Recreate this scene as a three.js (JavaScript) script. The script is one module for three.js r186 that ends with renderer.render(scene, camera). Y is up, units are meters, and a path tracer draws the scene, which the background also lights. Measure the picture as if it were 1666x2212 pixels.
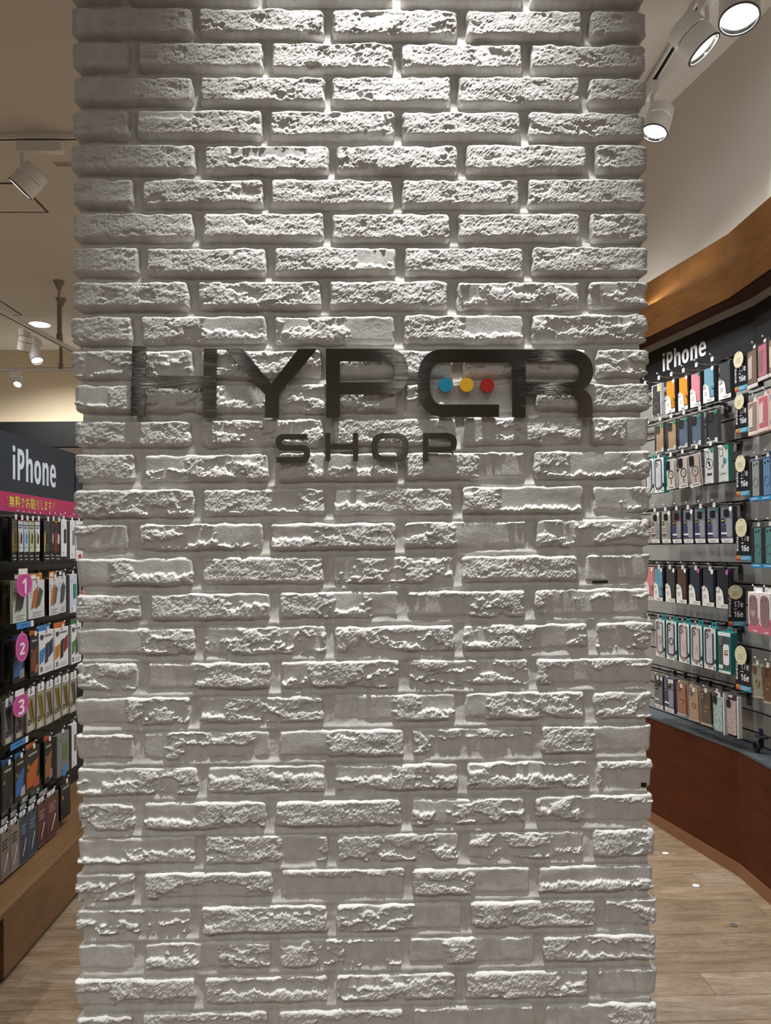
import * as THREE from 'three';
import { mergeGeometries as joinGeometries } from 'three/addons/utils/BufferGeometryUtils.js';
import { RoundedBoxGeometry } from 'three/addons/geometries/RoundedBoxGeometry.js';
import { TextGeometry } from 'three/addons/geometries/TextGeometry.js';
import { FontLoader } from 'three/addons/loaders/FontLoader.js';
import { RectAreaLightUniformsLib } from 'three/addons/lights/RectAreaLightUniformsLib.js';
import { createNoise2D, createNoise3D } from 'simplex-noise';

// ------------------------------------------------------------------ camera, light levels, exposure
const IMG_W = 1666, IMG_H = 2212, FOCAL = 1600;
const scene = new THREE.Scene();
const camera = new THREE.PerspectiveCamera(2 * Math.atan(IMG_H / 2 / FOCAL) * 180 / Math.PI, IMG_W / IMG_H, 0.05, 60);
camera.position.set(0, 1.5, 0);
camera.rotation.set(0.016, -0.021, -0.0095, 'YXZ');
camera.setViewOffset(IMG_W, IMG_H, 0, -54, IMG_W, IMG_H);
camera.updateProjectionMatrix();
const renderer = new THREE.WebGLRenderer({ antialias: true });
renderer.toneMapping = THREE.LinearToneMapping;
renderer.toneMappingExposure = 1.0;
renderer.shadowMap.enabled = true;
RectAreaLightUniformsLib.init();
scene.background = new THREE.Color(0x000000);
const LIGHT = {
  pillarSpot: 32, downlight: 38, wallSpot: 14, aisleSpot: 11, leftSpot: 60, farSpot: 30, frontSpot: 0.09, cove: 22, farCove: 16,
  warm: new THREE.Color(1, 0.995, 0.975), white: new THREE.Color(1, 0.99, 0.97), cool: new THREE.Color(0.93, 0.97, 1),
};

// ------------------------------------------------------------------ helpers
function rngOf(seed) { let a = seed >>> 0; return () => { a = (a + 0x6d2b79f5) | 0; let t = Math.imul(a ^ (a >>> 15), 1 | a); t = (t + Math.imul(t ^ (t >>> 7), 61 | t)) ^ t; return ((t ^ (t >>> 14)) >>> 0) / 4294967296; }; }
const rnd = rngOf(77);
const n2 = createNoise2D(rngOf(5)), n3 = createNoise3D(rngOf(9));
const clamp = (x, a = 0, b = 1) => Math.min(b, Math.max(a, x));
const smooth = (a, b, x) => { const t = clamp((x - a) / (b - a)); return t * t * (3 - 2 * t); };
const lerp = (a, b, t) => a + (b - a) * t;
const counts = {};
function numbered(name) { const k = counts[name] = (counts[name] ?? -1) + 1; return k ? `${name}_${String(k).padStart(3, '0')}` : name; }
function thing(name, label, category, pos = [0, 0, 0], ry = 0, group) {
  const o = new THREE.Group(); o.name = numbered(name); o.position.set(...pos); o.rotation.y = ry;
  o.userData = { label, category }; if (group) o.userData.group = group; scene.add(o); return o;
}
function part(name, geo, mat, parent, label) {
  const m = new THREE.Mesh(geo, mat); m.name = name; m.castShadow = m.receiveShadow = true;
  if (label) m.userData.label = label; parent.add(m); return m;
}
function struct(name, geo, mat, label) {
  const m = geo ? new THREE.Mesh(geo, mat) : new THREE.Group(); m.name = name; m.castShadow = m.receiveShadow = true;
  m.userData = { kind: 'structure', ...(label ? { label } : {}) }; scene.add(m); return m;
}
const mergeGeometries = (gs) => joinGeometries(gs.map((g) => (g.index ? g.toNonIndexed() : g)));
const box = (w, h, d, x = 0, y = 0, z = 0) => new THREE.BoxGeometry(w, h, d).translate(x, y, z);
const rboxCache = {};
function rbox(w, h, d, x = 0, y = 0, z = 0, r = 0.0015) {
  r = Math.min(r, w / 2.2, h / 2.2, d / 2.2);
  const k = [w, h, d, r].map((v) => v.toFixed(4)).join();
  rboxCache[k] ??= new RoundedBoxGeometry(w, h, d, 1, r);
  return rboxCache[k].clone().translate(x, y, z);
}
const cyl = (r, h, x = 0, y = 0, z = 0, seg = 20, r2 = r) => new THREE.CylinderGeometry(r2, r, h, seg).translate(x, y, z);
const disc = (r, t, x, y, z, seg = 20) => new THREE.CylinderGeometry(r, r, t, seg).rotateX(Math.PI / 2).translate(x, y, z);
function roundRect(w, h, r, s = new THREE.Shape(), x = -w / 2, y = -h / 2) {
  r = Math.min(r, w / 2, h / 2);
  s.moveTo(x + r, y); s.lineTo(x + w - r, y); s.quadraticCurveTo(x + w, y, x + w, y + r); s.lineTo(x + w, y + h - r); s.quadraticCurveTo(x + w, y + h, x + w - r, y + h);
  s.lineTo(x + r, y + h); s.quadraticCurveTo(x, y + h, x, y + h - r); s.lineTo(x, y + r); s.quadraticCurveTo(x, y, x + r, y); return s;
}
const extr = (shape, depth, bevel = 0, cs = 5) => new THREE.ExtrudeGeometry(shape, { depth, curveSegments: cs, bevelEnabled: bevel > 0, bevelThickness: bevel, bevelSize: bevel, bevelSegments: 1 });
const plate = (w, h, r, t, x, y, z, cs = 4) => extr(roundRect(w, h, r), t, 0, cs).translate(x, y, z);
const poly = (pts, t, z = 0) => extr(new THREE.Shape(pts.map((p) => new THREE.Vector2(...p))), t).translate(0, 0, z);
function frameShape(w, h, r, b) { const s = roundRect(w, h, r); s.holes.push(roundRect(w - 2 * b, h - 2 * b, Math.max(r - b, 0.001), new THREE.Path())); return s; }
const tube = (pts, r, seg = 24, rs = 6) => new THREE.TubeGeometry(new THREE.CatmullRomCurve3(pts.map((p) => new THREE.Vector3(...p)), false, 'catmullrom', 0.1), seg, r, rs, false);
const font = await new FontLoader().loadAsync('fonts/droid/droid_sans_bold.typeface.json');
function textGeo(text, width, height, depth) {          // lettering fitted to a width and height, its lower left corner at the origin
  const g = new TextGeometry(text, { font, size: 1, depth: 0.1, curveSegments: 4 }); g.computeBoundingBox();
  const b = g.boundingBox; g.translate(-b.min.x, -b.min.y, 0); g.scale(width / (b.max.x - b.min.x), height / (b.max.y - b.min.y), depth / 0.1); return g;
}

// ------------------------------------------------------------------ materials
function dataTex(w, h, f, srgb) {
  const d = new Uint8Array(w * h * 4);
  for (let y = 0; y < h; y++) for (let x = 0; x < w; x++) { const c = f(x, y), i = (y * w + x) * 4; d[i] = clamp(c[0], 0, 1) * 255; d[i + 1] = clamp(c[1], 0, 1) * 255; d[i + 2] = clamp(c[2], 0, 1) * 255; d[i + 3] = 255; }
  const t = new THREE.DataTexture(d, w, h); t.wrapS = t.wrapT = THREE.RepeatWrapping; t.magFilter = THREE.LinearFilter; t.minFilter = THREE.LinearMipmapLinearFilter; if (srgb) t.colorSpace = THREE.SRGBColorSpace; t.needsUpdate = true; return t;
}
const tile3 = (x, y, w, h, fx, fy, s) => {  // noise that repeats over w x h
  const a = x / w * Math.PI * 2, b = y / h * Math.PI * 2;
  return (n3(Math.cos(a) * fx / 6.283, Math.sin(a) * fx / 6.283 + s, Math.cos(b) * fy / 6.283) + n3(Math.cos(a) * fx / 6.283 + 7 + s, Math.sin(a) * fx / 6.283, Math.sin(b) * fy / 6.283 + 3)) * 0.6;
};
function woodTex(lo, hi, seed, streak = 1, W = 1024, H = 512) {       // grain runs along u; the picture covers 1 m x 0.5 m
  return dataTex(W, H, (x, y) => {
    const bend = tile3(x, y, W, H, 3, 4, seed) * 8;
    let g = tile3(x, y + bend, W, H, 6, 60, seed + 2) * 0.5 + tile3(x, y + bend * 0.5, W, H, 24, 240, seed + 4) * 0.35 * streak + tile3(x, y, W, H, 3, 12, seed + 6) * 0.5;
    g = clamp(0.5 + g * 0.5);
    return [0, 1, 2].map((i) => lerp(lo[i], hi[i], g));
  }, true);
}
const hexf = (h) => [(h >> 16 & 255) / 255, (h >> 8 & 255) / 255, (h & 255) / 255];
const texFloor = woodTex(hexf(0x6a5844), hexf(0xa89783), 1, 1.6), texOak = woodTex(hexf(0x5e4227), hexf(0x7f5e3b), 11, 1), texRed = woodTex(hexf(0x42200e), hexf(0x5a2c14), 21, 0.9), texBrown = woodTex(hexf(0x3a220b), hexf(0x523412), 31, 0.9);
const std = (color, roughness = 0.6, extra = {}) => new THREE.MeshStandardMaterial({ color, roughness, ...extra });
const paintBump = dataTex(512, 512, (x, y) => {
  const v = 0.5 + tile3(x, y, 512, 512, 40, 40, 3) * 0.25 + Math.abs(tile3(x, y, 512, 512, 110, 110, 8)) * -0.35 + tile3(x, y, 512, 512, 230, 230, 15) * 0.14; return [v, v, v];
});
const paintMap = dataTex(512, 512, (x, y) => {
  const g = 0.93 + tile3(x, y, 512, 512, 9, 9, 40) * 0.035 + tile3(x, y, 512, 512, 60, 60, 44) * 0.02, pit = smooth(0.86, 1.0, tile3(x, y, 512, 512, 70, 70, 50)) * 0.35;
  return [g - pit, g * 0.992 - pit, g * 0.978 - pit];
}, true);
const brushed = dataTex(256, 512, (x, y) => { const v = 0.5 + tile3(x, y, 256, 512, 4, 420, 60) * 0.35 + tile3(x, y, 256, 512, 9, 900, 66) * 0.25; return [v, v, v]; });
const M = {
  brick: std(0xe8e8e8, 0.82, { map: paintMap, bumpMap: paintBump, bumpScale: 0.0006 }),
  mortar: std(0xe2e1de, 0.85, { map: paintMap, bumpMap: paintBump, bumpScale: 0.0005 }),
  steel: new THREE.MeshPhysicalMaterial({ color: 0x7f7a75, metalness: 1, roughness: 0.085, anisotropy: 1, anisotropyRotation: Math.PI / 2, roughnessMap: null, bumpMap: brushed, bumpScale: 0.00005 }),
  floor: [0, 1, 2, 3].map((i) => std([0xffffff, 0xf1ebe2, 0xe6dfd4, 0xfaf2e6][i], 0.5, { map: texFloor })),
  oak: std(0xffffff, 0.5, { map: texOak }), redWood: new THREE.MeshPhysicalMaterial({ map: texRed, roughness: 0.6, specularIntensity: 0.25 }), brownWood: new THREE.MeshPhysicalMaterial({ map: texBrown, roughness: 0.7, specularIntensity: 0.15 }),
  ceiling: std(0xcac5be, 0.9), wall: std(0xcfc0a4, 0.9), wallRight: std(0xd3ccc1, 0.85), darkWall: std(0x6b6762, 0.9), black: std(0x07090a, 0.75), panelBlack: std(0x0c0c10, 0.55),
  slate: std(0x4b5157, 0.45), baseTrim: std(0x7d5234, 0.5), strip: std(0xb5aea4, 0.6),
  slat: new THREE.MeshPhysicalMaterial({ color: 0xb4b3b0, metalness: 0.4, roughness: 0.4 }),
  chrome: std(0xcfcfcf, 0.18, { metalness: 1 }), darkMetal: std(0x3a3c3e, 0.4, { metalness: 0.7 }), whiteTip: std(0xf2f2f2, 0.4),
  white: std(0xe6e6e2, 0.5), lampWhite: std(0xf0f0ee, 0.45), lampRim: std(0x14161c, 0.4), lampGap: std(0x34302b, 0.6), grime: std(0x1b1816, 0.8),
  header: std(0x1c2a38, 0.45), pink: std(0xb52a62, 0.45), rankPink: std(0xc03f93, 0.4), cream: std(0xd6cfae, 0.6),
  clear: new THREE.MeshPhysicalMaterial({ color: 0xffffff, roughness: 0.06, transmission: 1, thickness: 0, ior: 1.4, specularIntensity: 0.8 }),
  glow: std(0x222222, 0.5, { emissive: 0xf6faff, emissiveIntensity: 5 }), glowWarm: std(0x222222, 0.5, { emissive: 0xffe6c0, emissiveIntensity: 3 }),
};
const colorMats = {};
const C = (hex, rough = 0.5, metal = 0) => colorMats[hex + '_' + rough + '_' + metal] ??= std(hex, rough, { metalness: metal });

// ------------------------------------------------------------------ the room
const CEIL = 4.0, FARZ = -9.2;
{
  // floor: a slab with planks laid on it; the planks in view are built one by one
  const floor = struct('floor', box(9.4, 0.2, 14.4, -1.9, -0.112, -2.2), std(0x5b4c3e, 0.8), 'pale oak plank floor');
  const pw = 0.131, z0 = -2.474, rest = [], r = rngOf(31);
  for (let i = -13; i < 50; i++) {
    const z = z0 - i * pw; let x = -6.5 - r() * 0.9;
    while (x < 2.7) {
      const L = 0.915, mx = x + L / 2, zc = z - pw / 2, seen = (zc > -4.5 && zc < -1.9 && ((mx > -1.9 && mx < -0.2) || (mx > 0.2 && mx < 2.0)));
      if (zc < 4.9 && zc > -9.3) {
        const g = seen ? new RoundedBoxGeometry(L - 0.0012, 0.012, pw - 0.0012, 1, 0.0012) : new THREE.BoxGeometry(L - 0.0012, 0.012, pw - 0.0012);
        const p = g.attributes.position, uv = g.attributes.uv, ox = r() * 5, oy = r() * 3;
        for (let k = 0; k < p.count; k++) uv.setXY(k, p.getX(k) * 0.9 + ox, p.getZ(k) * 1.6 + oy);
        if (seen) { const m = part('floor_plank', g, M.floor[Math.floor(r() * 4)], floor); m.position.set(mx, -0.006, zc); }
        else rest.push((g.index ? g.toNonIndexed() : g).translate(mx, -0.006, zc));
      }
      x += L;
    }
  }
  const m = part('floor_planks', mergeGeometries(rest), M.floor[1], floor); m.userData.kind = 'stuff';
}
struct('ceiling', box(9.6, 0.2, 14.6, -1.9, CEIL + 0.1, -2.2), M.ceiling, 'warm white plain ceiling');
struct('wall_far', box(9.6, CEIL, 0.2, -1.9, CEIL / 2, FARZ - 0.1), M.wall, 'beige far wall');
struct('wall_back', box(9.6, CEIL, 0.2, -1.9, CEIL / 2, 5.0), std(0xb4aea6, 0.9));
struct('wall_left', box(0.2, CEIL, 14.4, -6.6, CEIL / 2, -2.2), M.darkWall);
// right display wall: a bend in plan; local s runs along the wall away from the camera, d out into the aisle
const BEND = new THREE.Vector2(1.787, -3.36), FAR = new THREE.Vector2(-0.215, -0.977).normalize(), NEARD = new THREE.Vector2(0.003, 1).normalize();
const NF = new THREE.Vector2(FAR.y, -FAR.x), NN = new THREE.Vector2(-NEARD.y, NEARD.x);   // both point into the aisle (-x)
const rightAngle = Math.atan2(FAR.y, -FAR.x);     // turns local x to the viewer's right along the far stretch
const onFar = (s, h, d) => [BEND.x + FAR.x * s + NF.x * d, h, BEND.y + FAR.y * s + NF.y * d];
const miter = (d) => { const a = new THREE.Vector2().addVectors(NF, NN).normalize(); return BEND.clone().addScaledVector(a, d / a.dot(NF)); };
function bendPrism(d0, d1, h0, h1, far = 2.4, near = 1.2, side = 'both') {   // a wall-following slab between two offsets and two heights
  const at = (d) => [BEND.clone().addScaledVector(FAR, far).addScaledVector(NF, d), miter(d), BEND.clone().addScaledVector(NEARD, near).addScaledVector(NN, d)];
  const A = at(d0), B = at(d1), geos = [];
  for (const k of side === 'both' ? [0, 1] : side === 'far' ? [0] : [1]) {
    const q = [A[k], A[k + 1], B[k + 1], B[k]], pos = [], uv = [], L = A[k].distanceTo(A[k + 1]), off = k ? 2.4 : 0;
    const face = (pts, uvs) => { for (const i of [0, 1, 2, 0, 2, 3]) { pos.push(...pts[i]); uv.push(...uvs[i]); } };
    const P = (i, h) => [q[i].x, h, q[i].y], H = h1 - h0, D = Math.abs(d1 - d0);
    face([P(3, h0), P(2, h0), P(2, h1), P(3, h1)], [[off, 0], [off + L, 0], [off + L, H], [off, H]]);
    face([P(1, h0), P(0, h0), P(0, h1), P(1, h1)], [[off, 0], [off + L, 0], [off + L, H], [off, H]]);
    face([P(3, h1), P(2, h1), P(1, h1), P(0, h1)], [[off, 0], [off + L, 0], [off + L, D], [off, D]]);
    face([P(0, h0), P(1, h0), P(2, h0), P(3, h0)], [[off, 0], [off + L, 0], [off + L, D], [off, D]]);
    face([P(0, h0), P(3, h0), P(3, h1), P(0, h1)], [[0, 0], [D, 0], [D, H], [0, H]]);
    face([P(2, h0), P(1, h0), P(1, h1), P(2, h1)], [[0, 0], [D, 0], [D, H], [0, H]]);
    const g = new THREE.BufferGeometry(); g.setAttribute('position', new THREE.Float32BufferAttribute(pos, 3)); g.setAttribute('uv', new THREE.Float32BufferAttribute(uv, 2)); g.computeVertexNormals(); geos.push(g);
  }
  return mergeGeometries(geos);
}
struct('wall_right', mergeGeometries([bendPrism(-0.40, -0.095, 0, CEIL, 5.9, 8.4), ]), M.wallRight, 'cream wall curving behind the display');
const slatWall = struct('wall_slats', bendPrism(-0.09, -0.012, 0.5, 2.64, 2.4, 1.1), C(0x2b2c2d, 0.6), 'grey metal slat wall with dark grooves');
{
  const lines = [0.58, 0.635, 0.73, 0.83, 0.928, 1.025, 1.125, 1.22, 1.317, 1.416, 1.513, 1.612, 1.71, 1.809, 1.907, 2.005, 2.105, 2.204, 2.302, 2.40];
  for (let i = 0; i + 1 < lines.length; i++) for (const side of ['far', 'near']) {
    const g = bendPrism(-0.012, 0, lines[i] + 0.004, lines[i + 1] - 0.004, side === 'far' ? 2.4 : 0, side === 'far' ? 0 : 1.1, side);
    part('slat', g, M.slat, slatWall);
  }
}
struct('trim_1', bendPrism(0.008, 0.02, 2.602, 2.637, 2.4, 1.1), M.strip, 'pale strip between sign panel and wood fascia');
{
  const f = struct('trim_2', null, null, 'wooden fascia board above the display wall');
  part('fascia_board', bendPrism(0.112, 0.132, 2.635, 2.93, 2.4, 0, 'far'), M.brownWood, f);
  part('fascia_board', bendPrism(0.112, 0.132, 2.635, 2.93, 0, 1.1, 'near'), M.brownWood, f);
  part('soffit_board', bendPrism(-0.09, 0.112, 2.637, 2.655, 2.4, 1.1), C(0x4a2210, 0.6), f);
}
// far wall: dark fascia band with a cove light behind it, white shelf bay under it
{
  const b = struct('trim_3', null, null, 'black band along the far wall');
  part('band_board', box(5.2, 0.30, 0.03, -4.0, 2.905, FARZ + 0.30), M.black, b); part('band_soffit', box(5.2, 0.02, 0.28, -4.0, 2.76, FARZ + 0.15), M.black, b);
  struct('trim_4', box(5.2, 0.10, 0.05, -4.0, 2.70, FARZ + 0.22), C(0xe9e6e0), 'white strip under the black band');
  struct('wall_bay', box(5.2, 2.65, 0.03, -4.0, 1.325, FARZ + 0.03), C(0x1d2226, 0.6));
}

// ------------------------------------------------------------------ the brick pillar
const PX0 = -0.552, PX1 = 0.533, PZ = -1.4, PD = 0.7, PITCH = 0.06527, ROW0 = 2.5315; // ROW0: top of row 1
const pxToX = (x, y) => { // joint positions were measured across the pillar face
  const k = PZ / -1600; return lerp(PX0, PX1, (x - lerp(159, 172, y / 2212)) / (lerp(1390, 1420, y / 2212) - lerp(159, 172, y / 2212)));
};
const pillar = struct('pillar', null, null, 'square pillar of rough white painted brick carrying the metal sign');
{
  const joints = [[267, 563, 854, 1137], [419, 704, 996, 1268], [286, 573, 854, 1137], [421, 706, 979, 1264], [285, 571, 858, 1133], [429, 716, 997, 1279], [296, 573, 856, 1131], [425, 704, 979, 1266],
    [306, 581, 864, 1141], [417, 700, 975, 1264], [294, 581, 860, 1139], [423, 700, 987, 1279], [296, 583, 864, 1147], [421, 708, 993, 1270], [302, 589, 866, 1145], [429, 708, 987, 1272], [290, 575, 862, 1147],
    [427, 706, 987, 1258], [314, 591, 868, 1143], [431, 712, 989, 1278], [308, 593, 872, 1149], [421, 708, 993, 1272], [300, 591, 878, 1162], [437, 712, 997, 1283], [302, 585, 876, 1145], [433, 716, 998, 1271],
    [304, 597, 881, 1153], [427, 716, 1006, 1297], [304, 595, 874, 1164], [433, 716, 993, 1281], [300, 590, 880, 1165]];
  // smooth plastered patches: row: [brick, u0, u1, v0, v1], v from the top of the brick
  const smoothAt = { 4: [[1, 0, .5, 0, .35]], 5: [[1, .2, .8, .12, .45]], 8: [[2, .65, 1, .1, .7]], 10: [[1, .5, 1, 0, .6], [2, .05, .3, 0, .5], [2, .6, 1, 0, 1], [3, .5, 1, 0, .7]], 11: [[2, .05, .3, 0, .3]], 12: [[3, .3, 1, 0, 1], [0, 0, .6, 0, .7], [1, .65, 1, 0, .6]],
    13: [[3, 0, .3, 0, .8], [4, .6, 1, 0, 1]], 14: [[1, 0, .35, 0, .6], [2, .3, 1, 0, .6], [3, .6, 1, .1, 1], [4, .3, .8, 0, .8]], 15: [[2, 0, .3, 0, .6], [3, .3, 1, 0, .8], [4, 0, .5, 0, 1], [1, .55, .8, 0, .8]], 16: [[1, .6, 1, 0, .8], [2, 0, .35, 0, .6], [3, .4, 1, .1, 1], [0, .2, 1, .4, 1]],
    17: [[0, 0, .3, 0, 1], [0, .45, 1, 0, .6], [4, 0, 1, .15, 1], [2, 0, .2, .1, .6]], 18: [[2, .45, .7, 0, .7], [2, .75, 1, 0, 1], [3, 0, .55, .2, 1], [4, .1, 1, .35, 1], [1, .6, 1, 0, .4]], 19: [[0, 0, .55, 0, 1], [3, .6, .85, 0, 1], [1, 0, .3, 0, .4], [1, .6, .8, 0, .3]],
    20: [[1, 0, .4, 0, 1], [2, 0, .25, 0, .7], [4, .1, 1, .35, 1], [3, .3, .5, 0, .4]], 21: [[0, 0, .45, 0, 1], [1, 0, .2, 0, .6], [2, 0, .5, 0, 1], [2, .7, 1, 0, .6], [3, 0, .2, 0, 1]], 22: [[0, 0, 1, .15, 1], [1, 0, .2, 0, 1], [1, .3, 1, .45, 1], [1, .85, 1, 0, 1], [2, 0, .4, 0, 1], [3, .15, 1, .35, 1], [4, .45, 1, 0, 1]],
    23: [[1, 0, .3, 0, .4], [1, .55, 1, 0, .35], [2, 0, .45, 0, .5], [2, .75, 1, 0, .5], [3, .2, 1, .12, .55], [4, .1, 1, .3, 1], [0, 0, .3, 0, .5]], 24: [[1, 0, .45, 0, .65], [3, 0, .4, 0, .5], [4, .4, 1, .3, 1], [1, .6, .95, .75, 1]], 25: [[0, 0, 1, 0, .5], [0, 0, .4, 0, .8], [1, .6, .93, 0, 1], [2, .8, 1, 0, .5]],
    26: [[0, 0, .7, 0, .4], [1, .25, .8, .4, 1], [1, .1, 1, .7, 1], [2, 0, 1, .25, 1], [3, .5, 1, 0, 1], [4, 0, 1, 0, .6]], 27: [[0, .1, 1, .12, .5], [2, .6, 1, 0, 1], [1, .5, .9, .1, .3]], 28: [[0, 0, 1, 0, 1], [1, 0, .2, 0, .6], [1, .4, .6, 0, 1], [2, .5, 1, .1, .8], [3, 0, .3, 0, 1], [3, .5, 1, 0, 1], [4, .2, .9, .3, .7]],
    29: [[0, 0, .3, .4, 1], [0, .3, 1, .7, 1], [1, .15, 1, .2, .55], [2, .05, .4, .1, .5], [4, 0, 1, .1, 1], [3, .75, .95, 0, .5]], 30: [[0, 0, 1, .2, 1], [1, .2, 1, .3, 1], [2, .3, 1, .3, 1], [3, 0, 1, .1, 1], [4, 0, .6, 0, 1]] };
  const CELL = 0.0017, CORNER = 0.007;
  // one brick: a fine net over its front, carried round the pillar's corner where the brick is a corner brick
  function brickGeo(x0, x1, yb, yt, row, col, wrapL, wrapR, fine, patches) {
    const w = x1 - x0, h = yt - yb, cell = fine ? CELL : 0.006, r = rngOf(row * 131 + col * 17 + 7);
    const tx = (r() - 0.5) * 0.010, ty = (r() - 0.5) * 0.04, lift = (r() - 0.5) * 0.003, seed = r() * 100, roughness = clamp(0.55 + (r() - 0.5) * 0.9 + (row < 9 ? 0.45 : 0.1));
    const proud = lerp(0.0115, 0.0075, clamp((row - 6) / 16)), below = 0.008;
    const A = []; // columns: unfolded coordinate
    const side = (n) => Math.max(4, Math.round(n / (fine ? 0.006 : 0.02)));
    if (wrapL) for (let i = 0, n = side(wrapL); i < n; i++) A.push(-wrapL + wrapL * i / n);
    for (let i = 0, n = Math.max(6, Math.round(w / cell)); i <= n; i++) A.push(w * i / n);
    if (wrapR) for (let i = 1, n = side(wrapR); i <= n; i++) A.push(w + wrapR * i / n);
    const nb = Math.max(6, Math.round(h / cell)), B = Array.from({ length: nb + 1 }, (_, i) => h * i / nb);
    const a0 = A[0], a1 = A[A.length - 1], pos = [], uv = [], idx = [];
    for (const b of B) for (const a of A) {
      const X = x0 + a, Y = yb + b;
      const wob = n3(X * 14, Y * 14, seed) * 0.0022 + n3(X * 60, Y * 60, seed + 3) * 0.0009;
      const ex = Math.min(a - a0, a1 - a), ey = Math.min(b, h - b), RC = 0.009;
      const e = ex < RC && ey < RC ? Math.max(0, RC - Math.hypot(RC - ex, RC - ey)) : Math.min(ex, ey);
      const re = (b < h / 2 && ey < ex ? 0.0095 : 0.0065) + n3(X * 25, Y * 25, seed + 9) * 0.003, t = clamp(e / re), prof = Math.sqrt(1 - (1 - t) * (1 - t));
      let m = smooth(-0.35, 0.05, n3(X * 13, Y * 30, seed + 20) * 0.8 + n3(X * 50, Y * 80, seed + 25) * 0.35 + n3(X * 160, Y * 160, seed + 27) * 0.2 + roughness - 0.5);
      if (patches && a >= 0 && a <= w) {
        const u = a / w + n2(Y * 60, seed) * 0.03 + n2(Y * 200, seed) * 0.012, v = 1 - b / h + n2(X * 35, seed + 1) * 0.09 + n2(X * 120, seed + 2) * 0.05;
        for (const [, u0, u1, v0, v1] of patches) {
          const inside = Math.min(smooth(u0 - 0.015, u0 + 0.015, u0 <= 0 ? 1 : u), 1 - smooth(u1 - 0.015, u1 + 0.015, u1 >= 1 ? 0 : u), smooth(v0 - 0.04, v0 + 0.04, v0 <= 0 ? 1 : v), 1 - smooth(v1 - 0.04, v1 + 0.04, v1 >= 1 ? 0 : v));
          m = Math.min(m, 1 - inside);
        }
      }
      const q = n3(X * 16 + n3(X * 70, Y * 70, 1) * 0.3, Y * 42, seed + 30), terr = (Math.floor(q * 3) + smooth(0.55, 1, q * 3 - Math.floor(q * 3))) / 3;
      const chunk = terr * 0.0011 + Math.abs(n3(X * 50, Y * 70, seed + 40)) * 0.0010 + Math.abs(n3(X * 135, Y * 150, seed + 50)) * 0.0018 + n3(X * 280, Y * 280, seed + 60) * 0.0005 - 0.0008;
      const und = n3(X * 9, Y * 14, seed + 70) * 0.0011;
      let face = proud + lift + tx * (a - w / 2) * 0.4 + ty * (b - h / 2) * 0.6 + und + m * (0.0012 + chunk * lerp(0.62, 0.85, clamp((row - 5) / 10))) - (1 - m) * (0.0008 + (row < 9 ? 0.04 : 0.09) * (h - b) + n3(X * 60, Y * 60, seed) * 0.0001);
      const H = -below + (face + below) * prof;
      // where on the pillar
      let px, pz, nx = 0, nz = 1; const R = CORNER;
      if (wrapL && a < R) { const arc = R * Math.PI / 2, s = R - a; if (s < arc) { const th = s / R; nx = -Math.sin(th); nz = Math.cos(th); px = x0 + R - Math.sin(th) * R; pz = -R + Math.cos(th) * R; } else { nx = -1; nz = 0; px = x0; pz = -R - (s - arc); } }
      else if (wrapR && a > w - R) { const arc = R * Math.PI / 2, s = a - (w - R); if (s < arc) { const th = s / R; nx = Math.sin(th); nz = Math.cos(th); px = x1 - R + Math.sin(th) * R; pz = -R + Math.cos(th) * R; } else { nx = 1; nz = 0; px = x1; pz = -R - (s - arc); } }
      else { px = X; pz = 0; }
      const k = 1 - t, wy = n3(X * 22, seed + 80, b > h / 2 ? 1 : 5) * 0.0022, wx = n3(Y * 40, seed + 90, a > w / 2 ? 1 : 5) * 0.0022;
      const Hw = H - (1 - Math.abs(nz)) * 0.0075;
      pos.push(px + nx * Hw + wx * (nz > 0.9 ? k : 0), Y + wy * k + wob * 0.5, PZ - 0.0085 + pz + nz * Hw + (1 - Math.abs(nz)) * 0);
      uv.push(X * 5, Y * 5);
    }
    const na = A.length;
    for (let j = 0; j < nb; j++) for (let i = 0; i < na - 1; i++) { const p = j * na + i; idx.push(p, p + 1, p + na + 1, p, p + na + 1, p + na); }
    const g = new THREE.BufferGeometry(); g.setAttribute('position', new THREE.Float32BufferAttribute(pos, 3)); g.setAttribute('uv', new THREE.Float32BufferAttribute(uv, 2)); g.setIndex(idx); g.computeVertexNormals(); return g;
  }
  const JOINT = 0.0115, rest = [];
  const rowTopY = (row) => ROW0 - (row - 1) * PITCH;
  for (let row = -20; row <= 39; row++) {
    const yt = rowTopY(row), yb = Math.max(0.001, yt - PITCH + JOINT); if (yt > CEIL || yt < 0.03) continue;
    const seen = row >= 0 && row <= 30, ypx = 22 + (row - 1) * 74.5;
    const js = seen ? joints[row].map((x) => pxToX(x, ypx + 30)) : (row & 1 ? [420, 706, 990, 1270] : [295, 580, 863, 1145]).map((x) => pxToX(x, clamp(ypx, 0, 2212)));
    const wide = seen || (row >= -2 && row <= 33), edges = [PX0, ...js, PX1], shortL = js[0] - PX0 < 0.19;
    for (let c = 0; c < 5; c++) {
      const r = rngOf(row * 77 + c * 5 + 900);
      let x0 = edges[c] + (c ? JOINT / 2 + r() * 0.003 : (r() - 0.5) * 0.006), x1 = edges[c + 1] - (c < 4 ? JOINT / 2 + r() * 0.003 : (r() - 0.5) * 0.006);
      const wl = c === 0 ? (shortL ? 0.235 : 0.115) : 0, wr = c === 4 ? (shortL ? 0.115 : 0.235) : 0;
      const g = brickGeo(x0, x1, yb + (r() - 0.5) * 0.003, yt + (r() - 0.5) * 0.003, row, c, wl, wr, seen, (smoothAt[row] ?? []).filter((p) => p[0] === c));
      if (wide) part('brick', g, M.brick, pillar); else rest.push(g);
    }
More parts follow.
